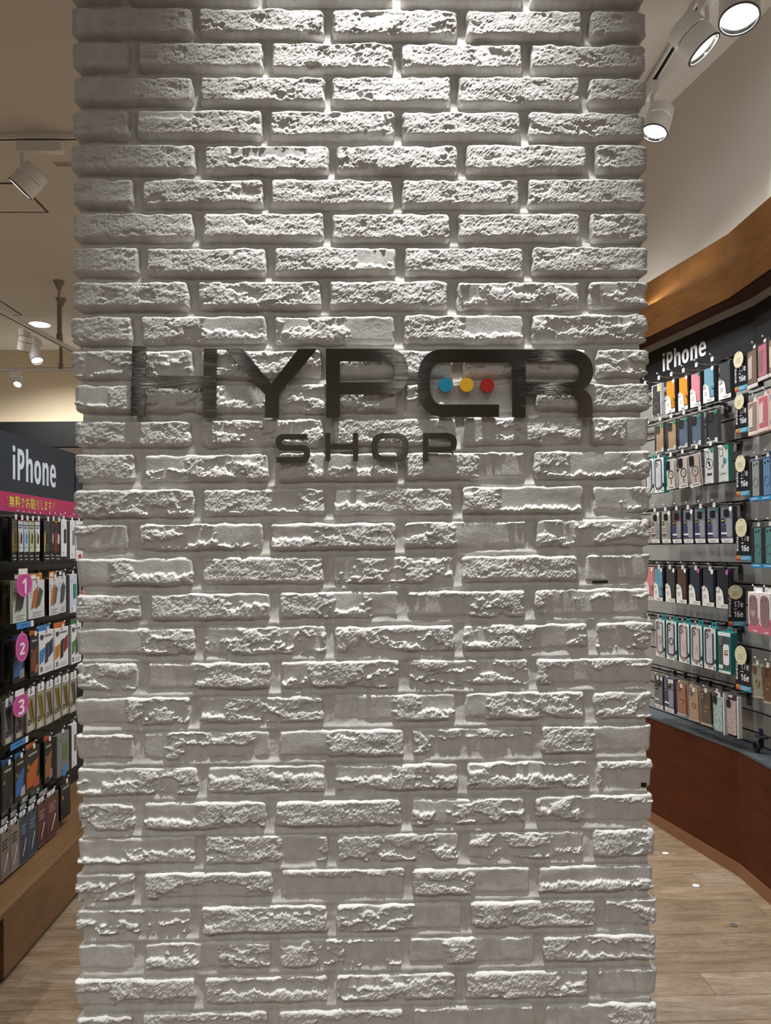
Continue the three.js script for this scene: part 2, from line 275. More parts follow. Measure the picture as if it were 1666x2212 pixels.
    for (const sx of [-1, 1]) { // the two side faces beyond the corner bricks
      const start = sx < 0 ? (shortL ? 0.235 : 0.115) : (shortL ? 0.115 : 0.235); let d = start + JOINT + 0.008;
      while (d < PD - 0.03) {
        const L = Math.min(0.235, PD - d), g = new RoundedBoxGeometry(0.022, yt - yb, L, 1, 0.004), x = sx < 0 ? PX0 + 0.011 : PX1 - 0.011;
        g.translate(x, (yt + yb) / 2, PZ - d - L / 2);
        if (row >= 1 && row <= 26) part('brick', g, M.brick, pillar); else rest.push(g);
        d += L + JOINT;
      }
    }
  }
  const stuff = part('brickwork', mergeGeometries(rest.map((g) => (g.index ? g.toNonIndexed() : g))), M.brick, pillar); stuff.userData.kind = 'stuff';
  // mortar bed: core, and a fine uneven face
  part('mortar_core', box(PX1 - PX0 - 0.022, CEIL - 0.004, PD - 0.03, (PX0 + PX1) / 2, CEIL / 2, PZ - PD / 2 - 0.004), M.mortar, pillar);
  const W = PX1 - PX0 - 0.022, y0 = 0.45, y1 = 2.75, nx = 240, ny = 500, pos = [], uv = [], idx = [];
  for (let j = 0; j <= ny; j++) for (let i = 0; i <= nx; i++) {
    const X = PX0 + 0.011 + W * i / nx, Y = y0 + (y1 - y0) * j / ny, flush = smooth(2.1, 1.2, Y) * 0.0055 - 0.003;
    // the bed sags towards the brick under it
    const f = ((ROW0 - Y) / PITCH % 1 + 1) % 1, sag = smooth(0.80, 1.0, f) * 0.0035;
    pos.push(X, Y, PZ - 0.0085 - 0.0015 + flush + sag + n3(X * 20, Y * 20, 3) * 0.0014 + n3(X * 90, Y * 90, 8) * 0.0006); uv.push(X * 5, Y * 5);
    if (i < nx && j < ny) { const p = j * (nx + 1) + i; idx.push(p, p + 1, p + nx + 2, p, p + nx + 2, p + nx + 1); }
  }
  const g = new THREE.BufferGeometry(); g.setAttribute('position', new THREE.Float32BufferAttribute(pos, 3)); g.setAttribute('uv', new THREE.Float32BufferAttribute(uv, 2)); g.setIndex(idx); g.computeVertexNormals();
  part('mortar', g, M.mortar, pillar);
  for (const [x, y, w, h] of [[PX0 + 0.022, 0.966, 0.019, 0.009], [PX1 - 0.016, 1.046, 0.010, 0.009], [0.439, 1.433, 0.030, 0.005]]) // small open gaps in the mortar
    part('mortar_gap', rbox(w, h, 0.004, x, y, PZ - 0.0082, 0.0012), M.grime, pillar);
}
// ------------------------------------------------------------------ lamps
// a track spotlight: adapter under the track, arm, two-part head with a gap, dark rim and a glowing lens; at = head centre
function trackLamp(label, at, aim, top, o = {}) {
  const { r = 0.08, len = 0.155, lit = true, power = 0, angle = 0.6, color = LIGHT.cool, group = 'track spotlights', boxLen = 0.1, boxDir = 'z', boxX = 0, penumbra = 0.9, soft = 2 } = o;
  const t = thing('track_spotlight', label, 'spotlight', at, 0, group), d = new THREE.Vector3(...aim).normalize();
  const head = new THREE.Group(); head.quaternion.setFromUnitVectors(new THREE.Vector3(0, -1, 0), d);
  const put = (name, geo, mat) => { geo.applyQuaternion(head.quaternion); return part(name, geo, mat, t); };
  const wall = (pts) => new THREE.LatheGeometry(pts.map((p) => new THREE.Vector2(...p)), 32);
  put('rear_housing', wall([[0.001, len * 0.5], [r * 0.86, len * 0.5], [r * 0.95, len * 0.44], [r * 0.97, len * 0.12], [r * 0.9, len * 0.10]]), M.lampWhite);
  put('cooling_gap', wall([[r * 0.84, len * 0.12], [r * 0.84, len * 0.04]]), M.lampGap);
  put('front_housing', wall([[r * 0.9, len * 0.07], [r * 0.99, len * 0.05], [r, -len * 0.46], [r * 0.98, -len * 0.5], [r * 0.92, -len * 0.5], [r * 0.90, -len * 0.40]]), M.lampWhite);
  put('rim', wall([[r * 1.0, -len * 0.475], [r * 1.012, -len * 0.5], [r * 0.93, -len * 0.515], [r * 0.90, -len * 0.42]]), M.lampRim);
  put('reflector', wall([[r * 0.90, -len * 0.47], [r * 0.80, -len * 0.40], [r * 0.78, -len * 0.36]]), M.chrome);
  if (lit) put('lens_light', new THREE.CircleGeometry(r * 0.8, 28).rotateX(Math.PI / 2).translate(0, -len * 0.40, 0), M.glow); else put('lens', new THREE.CircleGeometry(r * 0.8, 28).rotateX(Math.PI / 2).translate(0, -len * 0.40, 0), M.darkMetal);
  const y1 = top - at[1], sx = o.armX ?? 0, sz = o.armZ ?? 0;       // arm up to the adapter
  part('arm', tube([[sx * 0.55, 0.02, sz * 0.55], [sx, r * 0.9, sz], [sx, y1 - 0.05, sz]], 0.011, 10, 8), M.lampWhite, t);
  const a = boxDir === 'z' ? rbox(0.045, 0.06, boxLen, sx, y1 - 0.035, sz + boxX, 0.004) : rbox(boxLen, 0.065, 0.05, sx + boxX, y1 - 0.035, sz, 0.004);
  part('adapter', a, M.lampWhite, t);
  if (power) {
    const s = new THREE.SpotLight(color, power, 0, angle, penumbra, 2); s.castShadow = true; s.shadow.radius = soft;
    const p = new THREE.Vector3(...at).addScaledVector(d, len * 0.43); s.position.copy(p); s.target.position.copy(p).addScaledVector(d, 1); scene.add(s, s.target);
  }
  return t;
}
function track(label, a, b, mat = M.lampWhite) {
  const A = new THREE.Vector3(...a), B = new THREE.Vector3(...b), L = A.distanceTo(B), t = thing('lighting_track', label, 'track', a.map((v, i) => (v + b[i]) / 2));
  t.rotation.y = Math.atan2(-(B.z - A.z), B.x - A.x);
  part('rail', mergeGeometries([box(L, 0.03, 0.008, 0, 0, 0.014), box(L, 0.03, 0.008, 0, 0, -0.014), box(L, 0.008, 0.036, 0, 0.016, 0)]), mat, t);
  part('slot', box(L - 0.004, 0.006, 0.019, 0, -0.008, 0), M.black, t); return t;
}
track('white ceiling track above the display wall, holding three lit spotlights', [1.525, 3.98, -3.95], [1.525, 3.98, -2.2]);
trackLamp('lit white track spotlight cut off by the picture top, pointing straight down', [1.56, 3.755, -3.02], [-0.12, -0.97, 0.2], 3.965, { power: LIGHT.wallSpot, angle: 0.45, boxLen: 0.1 });
trackLamp('lit white track spotlight tilted towards the display wall, middle of the three', [1.46, 3.765, -3.235], [0.585, -0.80, 0.12], 3.965, { power: LIGHT.wallSpot, angle: 0.36, penumbra: 0.7, boxLen: 0.1, armX: 0.065 });
trackLamp('lit white track spotlight half behind the brick pillar edge', [1.525, 3.72, -3.80], [-0.33, -0.93, 0.09], 3.965, { power: LIGHT.wallSpot, angle: 0.8, boxLen: 0.1, armZ: -0.08, r: 0.068, len: 0.15 });
// the spotlight over the pillar's face, above the frame
track('white ceiling track in front of the brick pillar, above the picture', [-1.2, 3.98, -1.05], [1.2, 3.98, -1.05]);
trackLamp('lit white track spotlight shining steeply down the brick pillar face', [0.11, 3.80, -1.05], [-0.03, -1, -0.10], 3.965, { power: LIGHT.pillarSpot, angle: 0.38, penumbra: 1, color: LIGHT.white, boxDir: 'x', soft: 2.5 });
// aisle tracks behind the pillar's top, out of the picture, lighting the displays on both sides
track('white ceiling track over the aisle by the phone cases, out of view', [0.72, 3.98, -4.4], [0.72, 3.98, -2.3]);
trackLamp('lit white track spotlight out of view, aimed at the upper phone cases', [0.72, 3.78, -2.75], [0.95, -1.75, -0.75], 3.965, { power: LIGHT.aisleSpot, angle: 0.62, penumbra: 0.8, color: LIGHT.white });
trackLamp('lit white track spotlight out of view, aimed at the lower phone cases', [0.72, 3.78, -3.75], [0.9, -2.7, -0.1], 3.965, { power: LIGHT.aisleSpot, angle: 0.6, penumbra: 0.8, color: LIGHT.white });
track('white ceiling track over the aisle by the film rack, out of view', [-0.72, 3.98, -4.2], [-0.72, 3.98, -2.3]);
trackLamp('lit white track spotlight out of view, aimed at the film rack', [-0.72, 3.78, -3.0], [-0.75, -2.6, -0.25], 3.965, { power: LIGHT.aisleSpot * 0.7, angle: 0.55, penumbra: 0.8, color: LIGHT.white });
// a hanging track at the shop front behind the camera; its lamps show as streaks in the brushed letters
track('white hanging track at the shop front, behind the camera', [-3.0, 3.22, 4.2], [2.4, 3.22, 4.2]);
for (const [x, word, k, soft] of [[-2.06, 'first', 0.5, 1.2], [-1.68, 'second', 0.5, 1.2], [-1.27, 'third', 0.7, 1.5], [0.32, 'fourth', 0.9, 5], [1.72, 'fifth', 1, 1.5]])
  trackLamp(`lit white track spotlight at the shop front behind the camera, ${word} of five`, [x, 3.05, 4.2], [-x * 0.8, -1.3, -5.6], 3.2, { r: 0.05, len: 0.12, power: LIGHT.frontSpot * k, angle: 0.5, color: LIGHT.white, boxDir: 'x', soft, group: 'shop front spotlights' });
// left: ceiling track with a lamp, then two hanging tracks further back
track('white ceiling track with black slot across the shop, beside the pillar', [-4.2, 3.98, -4.46], [-0.9, 3.98, -4.42]);
trackLamp('white track spotlight under a long white box, tilted to the left, unlit lens', [-2.02, 3.728, -4.44], [-0.67, -0.74, 0.04], 3.958, { power: LIGHT.leftSpot, angle: 0.7, boxDir: 'x', boxLen: 0.27, boxX: 0.105, armX: -0.04, lit: true });
track('hanging lighting track running away under the ceiling, two spotlights on it', [-3.02, 3.43, -5.2], [-2.83, 3.43, -7.2]);
track('hanging lighting track crossing in front of the far wall', [-4.4, 3.30, -7.35], [-2.6, 3.30, -7.35]);
trackLamp('dim white spotlight on the hanging track, lens turned away', [-2.95, 3.295, -6.40], [-0.25, -0.9, -0.25], 3.41, { r: 0.055, len: 0.13, boxLen: 0.15, lit: false });
trackLamp('lit white spotlight on the hanging track beside the dim one', [-2.955, 3.25, -6.62], [0.35, -0.88, 0.35], 3.41, { r: 0.052, len: 0.13, boxLen: 0.15, power: LIGHT.farSpot, angle: 0.9 });
trackLamp('small lit white spotlight below the track at the far wall', [-3.45, 3.185, -7.35], [0.05, -0.8, 0.6], 3.285, { r: 0.037, len: 0.09, boxDir: 'x', boxLen: 0.1, boxX: -0.03, power: LIGHT.farSpot, angle: 0.9 });
for (const [x, z, y0, rod] of [[-2.85, -6.86, 3.46, 'thicker'], [-3.03, -7.34, 3.31, 'thinner']]) {
  const t = thing('suspension_rod', `${rod} grey rod with cone canopy holding the ${rod === 'thicker' ? 'slanting' : 'far crossing'} lighting track`, 'rod', [x, y0, z], 0, 'suspension rods of the hanging tracks');
  part('canopy', new THREE.CylinderGeometry(0.05, 0.014, 0.085, 20).translate(0, CEIL - y0 - 0.0425, 0), C(0x8a8074, 0.6), t);
  part('rod', cyl(0.008, CEIL - y0 - 0.06, 0, (CEIL - y0 - 0.06) / 2, 0, 10), C(0x857b70, 0.5), t);
  part('sleeve', cyl(0.016, 0.28, 0, 0.2, 0, 12), C(0x857b70, 0.5), t); part('clamp', rbox(0.035, 0.06, 0.045, 0, 0.02, 0, 0.004), C(0x857b70, 0.5), t);
}
// recessed downlights: one in view, the others light the shop around and behind the camera
const DOWN = [[-3.6, -8.16, 1, 'round white downlight glowing in the ceiling near the far wall'], [-3.9, -5.6, 1], [-3.6, -2.6, 0.8], [-3.6, 0.6, 0.5], [0.1, -6.6, 0.8], [0.1, -4.0, 0.5], [0.98, 1.5, 0.22], [-1.36, 1.5, 0.22], [-1.64, 3.6, 0.22], [-1.04, 2.7, 0.18], [0.24, 3.4, 0.23]];
DOWN.forEach(([x, z, k, label], i) => {
  const t = thing('downlight', label ?? `round recessed ceiling downlight out of view, ${['first', 'second', 'third', 'fourth', 'fifth', 'sixth', 'seventh', 'eighth', 'ninth', 'tenth', 'eleventh'][i]} of the shop`, 'downlight', [x, CEIL, z], 0, 'recessed ceiling downlights');
  part('trim_ring', new THREE.TorusGeometry(z > 0.9 ? 0.045 : 0.112, 0.006, 8, 40).rotateX(Math.PI / 2).translate(0, -0.002, 0), M.white, t);
  part('light_disc', new THREE.CylinderGeometry(z > 0.9 ? 0.041 : 0.108, z > 0.9 ? 0.041 : 0.108, 0.006, 32).translate(0, -0.004, 0), M.glow, t);
  const s = new THREE.SpotLight(LIGHT.warm, LIGHT.downlight * k, 0, 1.25, 0.8, 2); s.position.set(x, CEIL - 0.02, z); s.target.position.set(x, 0, z); s.castShadow = true; s.shadow.radius = z > 0.9 ? 1.6 : 5; scene.add(s, s.target);
});
// cove lights behind the fascias
function cove(label, a, b, h, power, out) {
  const A = new THREE.Vector3(a[0], h, a[1]), B = new THREE.Vector3(b[0], h, b[1]), L = A.distanceTo(B), mid = A.clone().add(B).multiplyScalar(0.5), ry = Math.atan2(-(B.z - A.z), B.x - A.x);
  const t = thing('cove_light_strip', label, 'light strip', mid.toArray(), ry, 'cove light strips');
  part('strip_body', box(L, 0.02, 0.04, 0, -0.012, 0), M.white, t); part('light_face', box(L, 0.004, 0.03, 0, 0.001, 0), M.glowWarm, t);
  const l = new THREE.RectAreaLight(LIGHT.warm, power, L, 0.03); l.position.copy(mid).y += 0.006; l.rotation.set(Math.PI / 2, 0, -ry); l.lookAt(mid.x + out[0], h + 1, mid.z + out[1]); scene.add(l);
}
{
  const p = onFar(2.2, 0, 0.03), q = miter(0.03), r2 = [q.x + NEARD.x, q.y + NEARD.y];
  cove('warm light strip hidden behind the wooden fascia, stretch beside the pillar', [p[0], p[2]], [q.x, q.y], 2.80, LIGHT.cove, [0.3, 0]);
  cove('warm light strip hidden behind the wooden fascia, stretch nearer the camera', [q.x, q.y], r2, 2.80, LIGHT.cove, [0.3, 0]);
  cove('warm light strip hidden behind the black band on far wall', [-6.4, FARZ + 0.16], [-1.6, FARZ + 0.16], 2.93, LIGHT.farCove, [0, -0.3]);
}
// access hatches and a grille in the ceiling
for (const [x, z, which] of [[-2.56, -5.24, 'nearer one, behind the white spotlight'], [-3.86, -7.62, 'farther one, above the hanging track']]) {
  const t = thing('ceiling_hatch', `square ceiling access hatch outlined by a dark gap, ${which}`, 'hatch', [x, CEIL - 0.003, z], 0, 'ceiling access hatches'), s = 0.44;
  part('gap_frame', extr(frameShape(s, s, 0.001, 0.013), 0.002).rotateX(Math.PI / 2), C(0x4a443c, 0.8), t); part('hatch_panel', box(s - 0.03, 0.003, s - 0.03, 0, 0, 0), M.ceiling, t);
}
{ const t = thing('ceiling_vent', 'faint slim ceiling air slot beside the pillar edge', 'vent', [-1.90, CEIL - 0.002, -4.78]); part('slot_frame', box(0.22, 0.004, 0.05), C(0xb3a698, 0.9), t); part('slot', box(0.2, 0.003, 0.012, 0, -0.002, 0), C(0x8d8275, 0.9), t); }

// ------------------------------------------------------------------ the metal sign on the pillar
{
  // outlines are drawn on a grid of 0.86 mm, origin at the sign's upper left
  const SX = 8.58e-4, ZB = PZ + 0.0075, T = 0.003;
  const mx = (x, y) => SX * x - 0.6755 - 7.8e-6 * y, my = (x, y) => -8.6115e-4 * y + 2.5242 - 4.6e-6 * x;
  const S = (f) => { const s = new THREE.Shape(); f(s); return s; };
  const pts = (a) => S((s) => { a.forEach(([x, y], i) => (i ? s.lineTo(x, y) : s.moveTo(x, y))); s.closePath(); });
  function letter(label, shapes, pins, group) {
    const t = thing('sign_letter', label, 'sign letter', [0, 0, 0], 0, group);
    const g = mergeGeometries(shapes.map((s) => { const e = new THREE.ExtrudeGeometry(s, { depth: 1, curveSegments: 14, bevelEnabled: false }); return e; })), p = g.attributes.position, uv = g.attributes.uv;
    let lo = new THREE.Vector3(1e9, 1e9, 0), hi = new THREE.Vector3(-1e9, -1e9, 0);
    for (let i = 0; i < p.count; i++) { const x = p.getX(i), y = p.getY(i), X = mx(x, y), Y = my(x, y); p.setXYZ(i, X, Y, ZB + T * (1 - p.getZ(i))); uv.setXY(i, X * 3, Y * 9); lo.min(new THREE.Vector3(X, Y, 0)); hi.max(new THREE.Vector3(X, Y, 0)); }
    const base = [(lo.x + hi.x) / 2, lo.y, ZB]; t.position.set(...base); g.translate(-base[0], -base[1], -base[2]);
    // y is flipped against the drawing grid: depth was flipped too, so the winding stays outward
    g.computeVertexNormals(); part('letter_face', g, M.steel, t);
    for (const [x, y] of pins) part('standoff_pin', cyl(0.0018, ZB - (PZ - 0.004), 0, 0, 0, 8).rotateX(Math.PI / 2).translate(mx(x, y) - base[0], my(x, y) - base[1], -(ZB - (PZ - 0.004)) / 2), M.chrome, t);
    return t;
  }
  const big = 'large brushed steel letters', small = 'small brushed steel letters';
  letter('large brushed steel letter H, first of the top word', [pts([[279, 742], [309, 742.5], [308.5, 806], [434, 807.5], [434.5, 747.5], [463.5, 748], [462.5, 898.5], [433, 898], [433.5, 835], [308, 833.5], [307.5, 895], [277.5, 894.5]])], [[293, 770], [293, 880], [448, 775], [448, 885]], big);
  letter('large brushed steel letter Y between the H and P', [pts([[480, 747.5], [519, 747.5], [582, 824], [641, 747.5], [682, 747.5], [599, 846], [599, 898], [568.5, 898], [568.5, 848]])], [[505, 755], [655, 755], [584, 888]], big);
  letter('large brushed steel letter P in the top word', [S((s) => { s.moveTo(701, 747); s.lineTo(838, 747); s.bezierCurveTo(866, 747, 882, 768, 882, 797); s.bezierCurveTo(882, 826, 866, 847.5, 838, 847.5); s.lineTo(732, 847.5); s.lineTo(732, 898.5); s.lineTo(702.5, 898.5); s.closePath();
    const h = new THREE.Path(); h.moveTo(732, 774.5); h.lineTo(832, 774.5); h.bezierCurveTo(846, 774.5, 853, 783, 853, 797.5); h.bezierCurveTo(853, 812, 846, 820.5, 832, 820.5); h.lineTo(732, 820.5); h.closePath(); s.holes.push(h); })], [[716, 760], [716, 885], [862, 800]], big);
  letter('large brushed steel piece joining open letter E and R, last of the top word', [
    S((s) => { s.moveTo(1111, 748); s.lineTo(958, 748); s.bezierCurveTo(920, 748, 902, 775, 902, 822); s.bezierCurveTo(902, 870, 922, 897, 958, 897); s.lineTo(1082, 897); s.lineTo(1082, 869.5); s.lineTo(958, 869.5); s.bezierCurveTo(938, 869.5, 929.5, 852, 929.5, 822); s.bezierCurveTo(929.5, 793, 938, 776.5, 958, 776.5); s.lineTo(1111, 776.5); s.closePath(); }),
    S((s) => { s.moveTo(1111, 748); s.lineTo(1240, 748); s.bezierCurveTo(1272, 748, 1291, 768, 1291, 797); s.bezierCurveTo(1291, 815, 1282, 828, 1266, 835); s.bezierCurveTo(1282, 840, 1289, 854, 1289, 868); s.lineTo(1289, 897.5); s.lineTo(1258.5, 897.5); s.lineTo(1258.5, 872); s.bezierCurveTo(1258.5, 857, 1250, 848.5, 1234, 848.5); s.lineTo(1141, 848.5); s.lineTo(1141, 897.5); s.lineTo(1111, 897.5); s.closePath();
      const h = new THREE.Path(); h.moveTo(1141, 775.5); h.lineTo(1240, 775.5); h.bezierCurveTo(1254, 775.5, 1261, 784, 1261, 797.5); h.bezierCurveTo(1261, 812, 1254, 820, 1240, 820); h.lineTo(1141, 820); h.closePath(); s.holes.push(h); })],
    [[915, 800], [1060, 883], [1126, 760], [1126, 885], [1274, 885]], big);
  for (const [name, x, y, col] of [['blue', 964, 826.6, 0x157a98], ['yellow', 1010, 826.6, 0xd0a01c], ['red', 1055.5, 828, 0x970f14]]) {
    const t = thing('sign_dot', `round ${name} sign dot inside the open letter E`, 'sign dot', [mx(x, y), my(x, y), ZB], 0, 'coloured sign dots');
    part('dot_face', disc(0.0134, 0.006, 0, 0, 0.003, 40), C(col, 0.35), t); part('standoff_pin', cyl(0.002, 0.011, 0, 0, 0, 8).rotateX(Math.PI / 2).translate(0, 0, -0.0055), M.chrome, t);
  }
  letter('small brushed steel letter S, first of the lower word', [S((s) => {
    s.moveTo(661, 934); s.lineTo(610, 934); s.bezierCurveTo(598, 934, 592, 940, 592, 950); s.bezierCurveTo(592, 964, 598, 970.5, 612, 970.5); s.lineTo(644, 970.5); s.bezierCurveTo(651, 970.5, 653.5, 972.5, 653.5, 977.5); s.bezierCurveTo(653.5, 982, 651, 984, 645, 984); s.lineTo(593, 984); s.lineTo(593, 996.5); s.lineTo(648, 996.5); s.bezierCurveTo(660, 996.5, 667, 990, 667, 977.5); s.bezierCurveTo(667, 964, 660, 958, 648, 958); s.lineTo(614, 958); s.bezierCurveTo(608, 958, 605, 956, 605, 951.5); s.bezierCurveTo(605, 947.5, 608, 946, 613, 946); s.lineTo(661, 946); s.closePath(); })], [[600, 950], [660, 980]], small);
  letter('small brushed steel letter H in the lower word', [pts([[700, 931.5], [711.5, 931.5], [711.5, 955.5], [760, 955.5], [760, 931.5], [772, 931.5], [772, 993.5], [760.5, 993.5], [760.5, 967.5], [711.5, 967.5], [711.5, 993.5], [700, 993.5]])], [[706, 940], [766, 985]], small);
  letter('small brushed steel letter O in the lower word', [S((s) => { const o = (q, x0, y0, x1, y1, r) => { q.moveTo(x0 + r, y0); q.lineTo(x1 - r, y0); q.bezierCurveTo(x1 - r * 0.3, y0, x1, y0 + r * 0.4, x1, y0 + r); q.lineTo(x1, y1 - r); q.bezierCurveTo(x1, y1 - r * 0.4, x1 - r * 0.3, y1, x1 - r, y1); q.lineTo(x0 + r, y1); q.bezierCurveTo(x0 + r * 0.3, y1, x0, y1 - r * 0.4, x0, y1 - r); q.lineTo(x0, y0 + r); q.bezierCurveTo(x0, y0 + r * 0.4, x0 + r * 0.3, y0, x0 + r, y0); q.closePath(); };
    o(s, 801.5, 932, 882.5, 995, 27); const h = new THREE.Path(); o(h, 814, 944, 870, 983, 17); s.holes.push(h); })], [[808, 963], [876, 963]], small);
  letter('small brushed steel letter P, last of the lower word', [S((s) => { s.moveTo(914, 932); s.lineTo(965, 932); s.bezierCurveTo(981, 932, 989, 940, 989, 953.5); s.bezierCurveTo(989, 967, 981, 975, 965, 975); s.lineTo(926, 975); s.lineTo(926, 994); s.lineTo(914, 994); s.closePath();
    const h = new THREE.Path(); h.moveTo(926, 944); h.lineTo(964, 944); h.bezierCurveTo(972, 944, 976, 947, 976, 953.5); h.bezierCurveTo(976, 960, 972, 963, 964, 963); h.lineTo(926, 963); h.closePath(); s.holes.push(h); })], [[920, 940], [980, 953]], small);
}

// ------------------------------------------------------------------ right display: counter, sign panel, rails
{
  const t = thing('display_counter', 'curved red-brown wooden counter base with grey ledge under the slat wall', 'counter', [1.7, 0, -3.4]);
  const at = (g) => g.translate(-1.7, 0, 3.4);
  part('wood_panel', at(bendPrism(0.105, 0.125, 0.058, 0.566, 2.4, 0, 'far')), M.redWood, t); part('wood_panel', at(bendPrism(0.105, 0.125, 0.058, 0.566, 0, 1.1, 'near')), M.redWood, t);
  part('baseboard', at(bendPrism(0.105, 0.130, 0.0, 0.058, 2.4, 1.1)), M.baseTrim, t);
  part('ledge_top', at(bendPrism(-0.01, 0.127, 0.566, 0.578, 2.4, 1.1)), M.slate, t);
}
{
  const t = thing('header_sign', 'black header panel lettered iPhone above the phone cases', 'sign', onFar(0, 2.405, 0), rightAngle);
  const inv = new THREE.Matrix4().compose(t.position, new THREE.Quaternion().setFromAxisAngle(new THREE.Vector3(0, 1, 0), rightAngle), new THREE.Vector3(1, 1, 1)).invert();
  part('sign_board', bendPrism(0.003, 0.014, 2.405, 2.60, 2.4, 0, 'far').applyMatrix4(inv), M.panelBlack, t); part('sign_board', bendPrism(0.003, 0.014, 2.405, 2.60, 0, 1.1, 'near').applyMatrix4(inv), M.panelBlack, t);
  part('lettering', textGeo('iPhone', 0.362, 0.102, 0.002).translate(-0.693, 0.0555, 0.0142), C(0xe8e8e8, 0.5), t);
}
function onWall(side, s, h, d) { if (side === 'far') return onFar(s, h, d); return [BEND.x + NEARD.x * s + NN.x * d, h, BEND.y + NEARD.y * s + NN.y * d]; }
const wallTurn = { far: rightAngle, near: Math.atan2(-NEARD.y, NEARD.x) };
const RAILS = [['top', 2.402], ['second', 2.204], ['third', 2.005], ['fourth', 1.711], ['fifth', 1.417], ['sixth', 1.126], ['bottom', 0.833]];
const BRK = [0.2, 0.21, 0.125, 0.109, 0.13, 0.143, 0.088];
RAILS.forEach(([nm, h], i) => {
  const t = thing('display_rail', `dark steel hook rail along the ${nm} row of the slat wall`, 'rail', onFar(0.6, h, 0), rightAngle, 'hook rails of the slat wall');
  const L = 1.3 - BRK[i], x1 = 0.6 - BRK[i];
  part('bar', rbox(L, 0.012, 0.010, x1 - L / 2, -0.012, 0.035, 0.002), M.darkMetal, t);
  part('lower_bar', rbox(L, 0.006, 0.006, x1 - L / 2, -0.030, 0.030, 0.002), M.darkMetal, t);
  part('bracket_arm', rbox(0.012, 0.012, 0.05, x1 - 0.003, -0.014, 0.02, 0.002), M.darkMetal, t);
  part('bracket_plate', plate(0.026, 0.075, 0.013, 0.004, x1 + 0.004, -0.045, 0.002), C(0x6d6d6b, 0.4, 0.6), t);
  part('bracket_slot', plate(0.012, 0.03, 0.004, 0.001, x1 + 0.004, -0.036, 0.006), M.black, t);
  for (let k = 0; k < 7; k++) part('clip', box(0.010, 0.014, 0.012, x1 - 0.05 - k * 0.1, -0.011, 0.035), M.black, t);
});
// wire display hook: origin on the wall, reaching out along local z
let hookProto;
function hook(label, pos, ry, len, group, tag = true) {
  if (!hookProto) {
    hookProto = new THREE.Group();
    part('wire', tube([[0, 0, 0], [0, 0, 0.6], [0, 0.012, 0.86], [0, 0.10, 1]].map(([x, y, z]) => [x, y * 0.17, z * 0.18]), 0.0017, 20, 6), M.chrome, hookProto);
    part('tip', new THREE.SphereGeometry(0.0036, 8, 6).translate(0, 0.017, 0.18), M.whiteTip, hookProto);
    part('price_flap', rbox(0.018, 0.020, 0.0015, 0.003, -0.006, 0.172, 0.0006), M.white, hookProto);
    part('back_clip', rbox(0.014, 0.03, 0.012, 0, -0.004, 0.006, 0.002), M.darkMetal, hookProto);
  }
  const o = hookProto.clone(); o.name = numbered('display_hook'); o.position.set(...pos); o.rotation.y = ry; o.userData = { label, category: 'hook', group }; scene.add(o); return o;
}
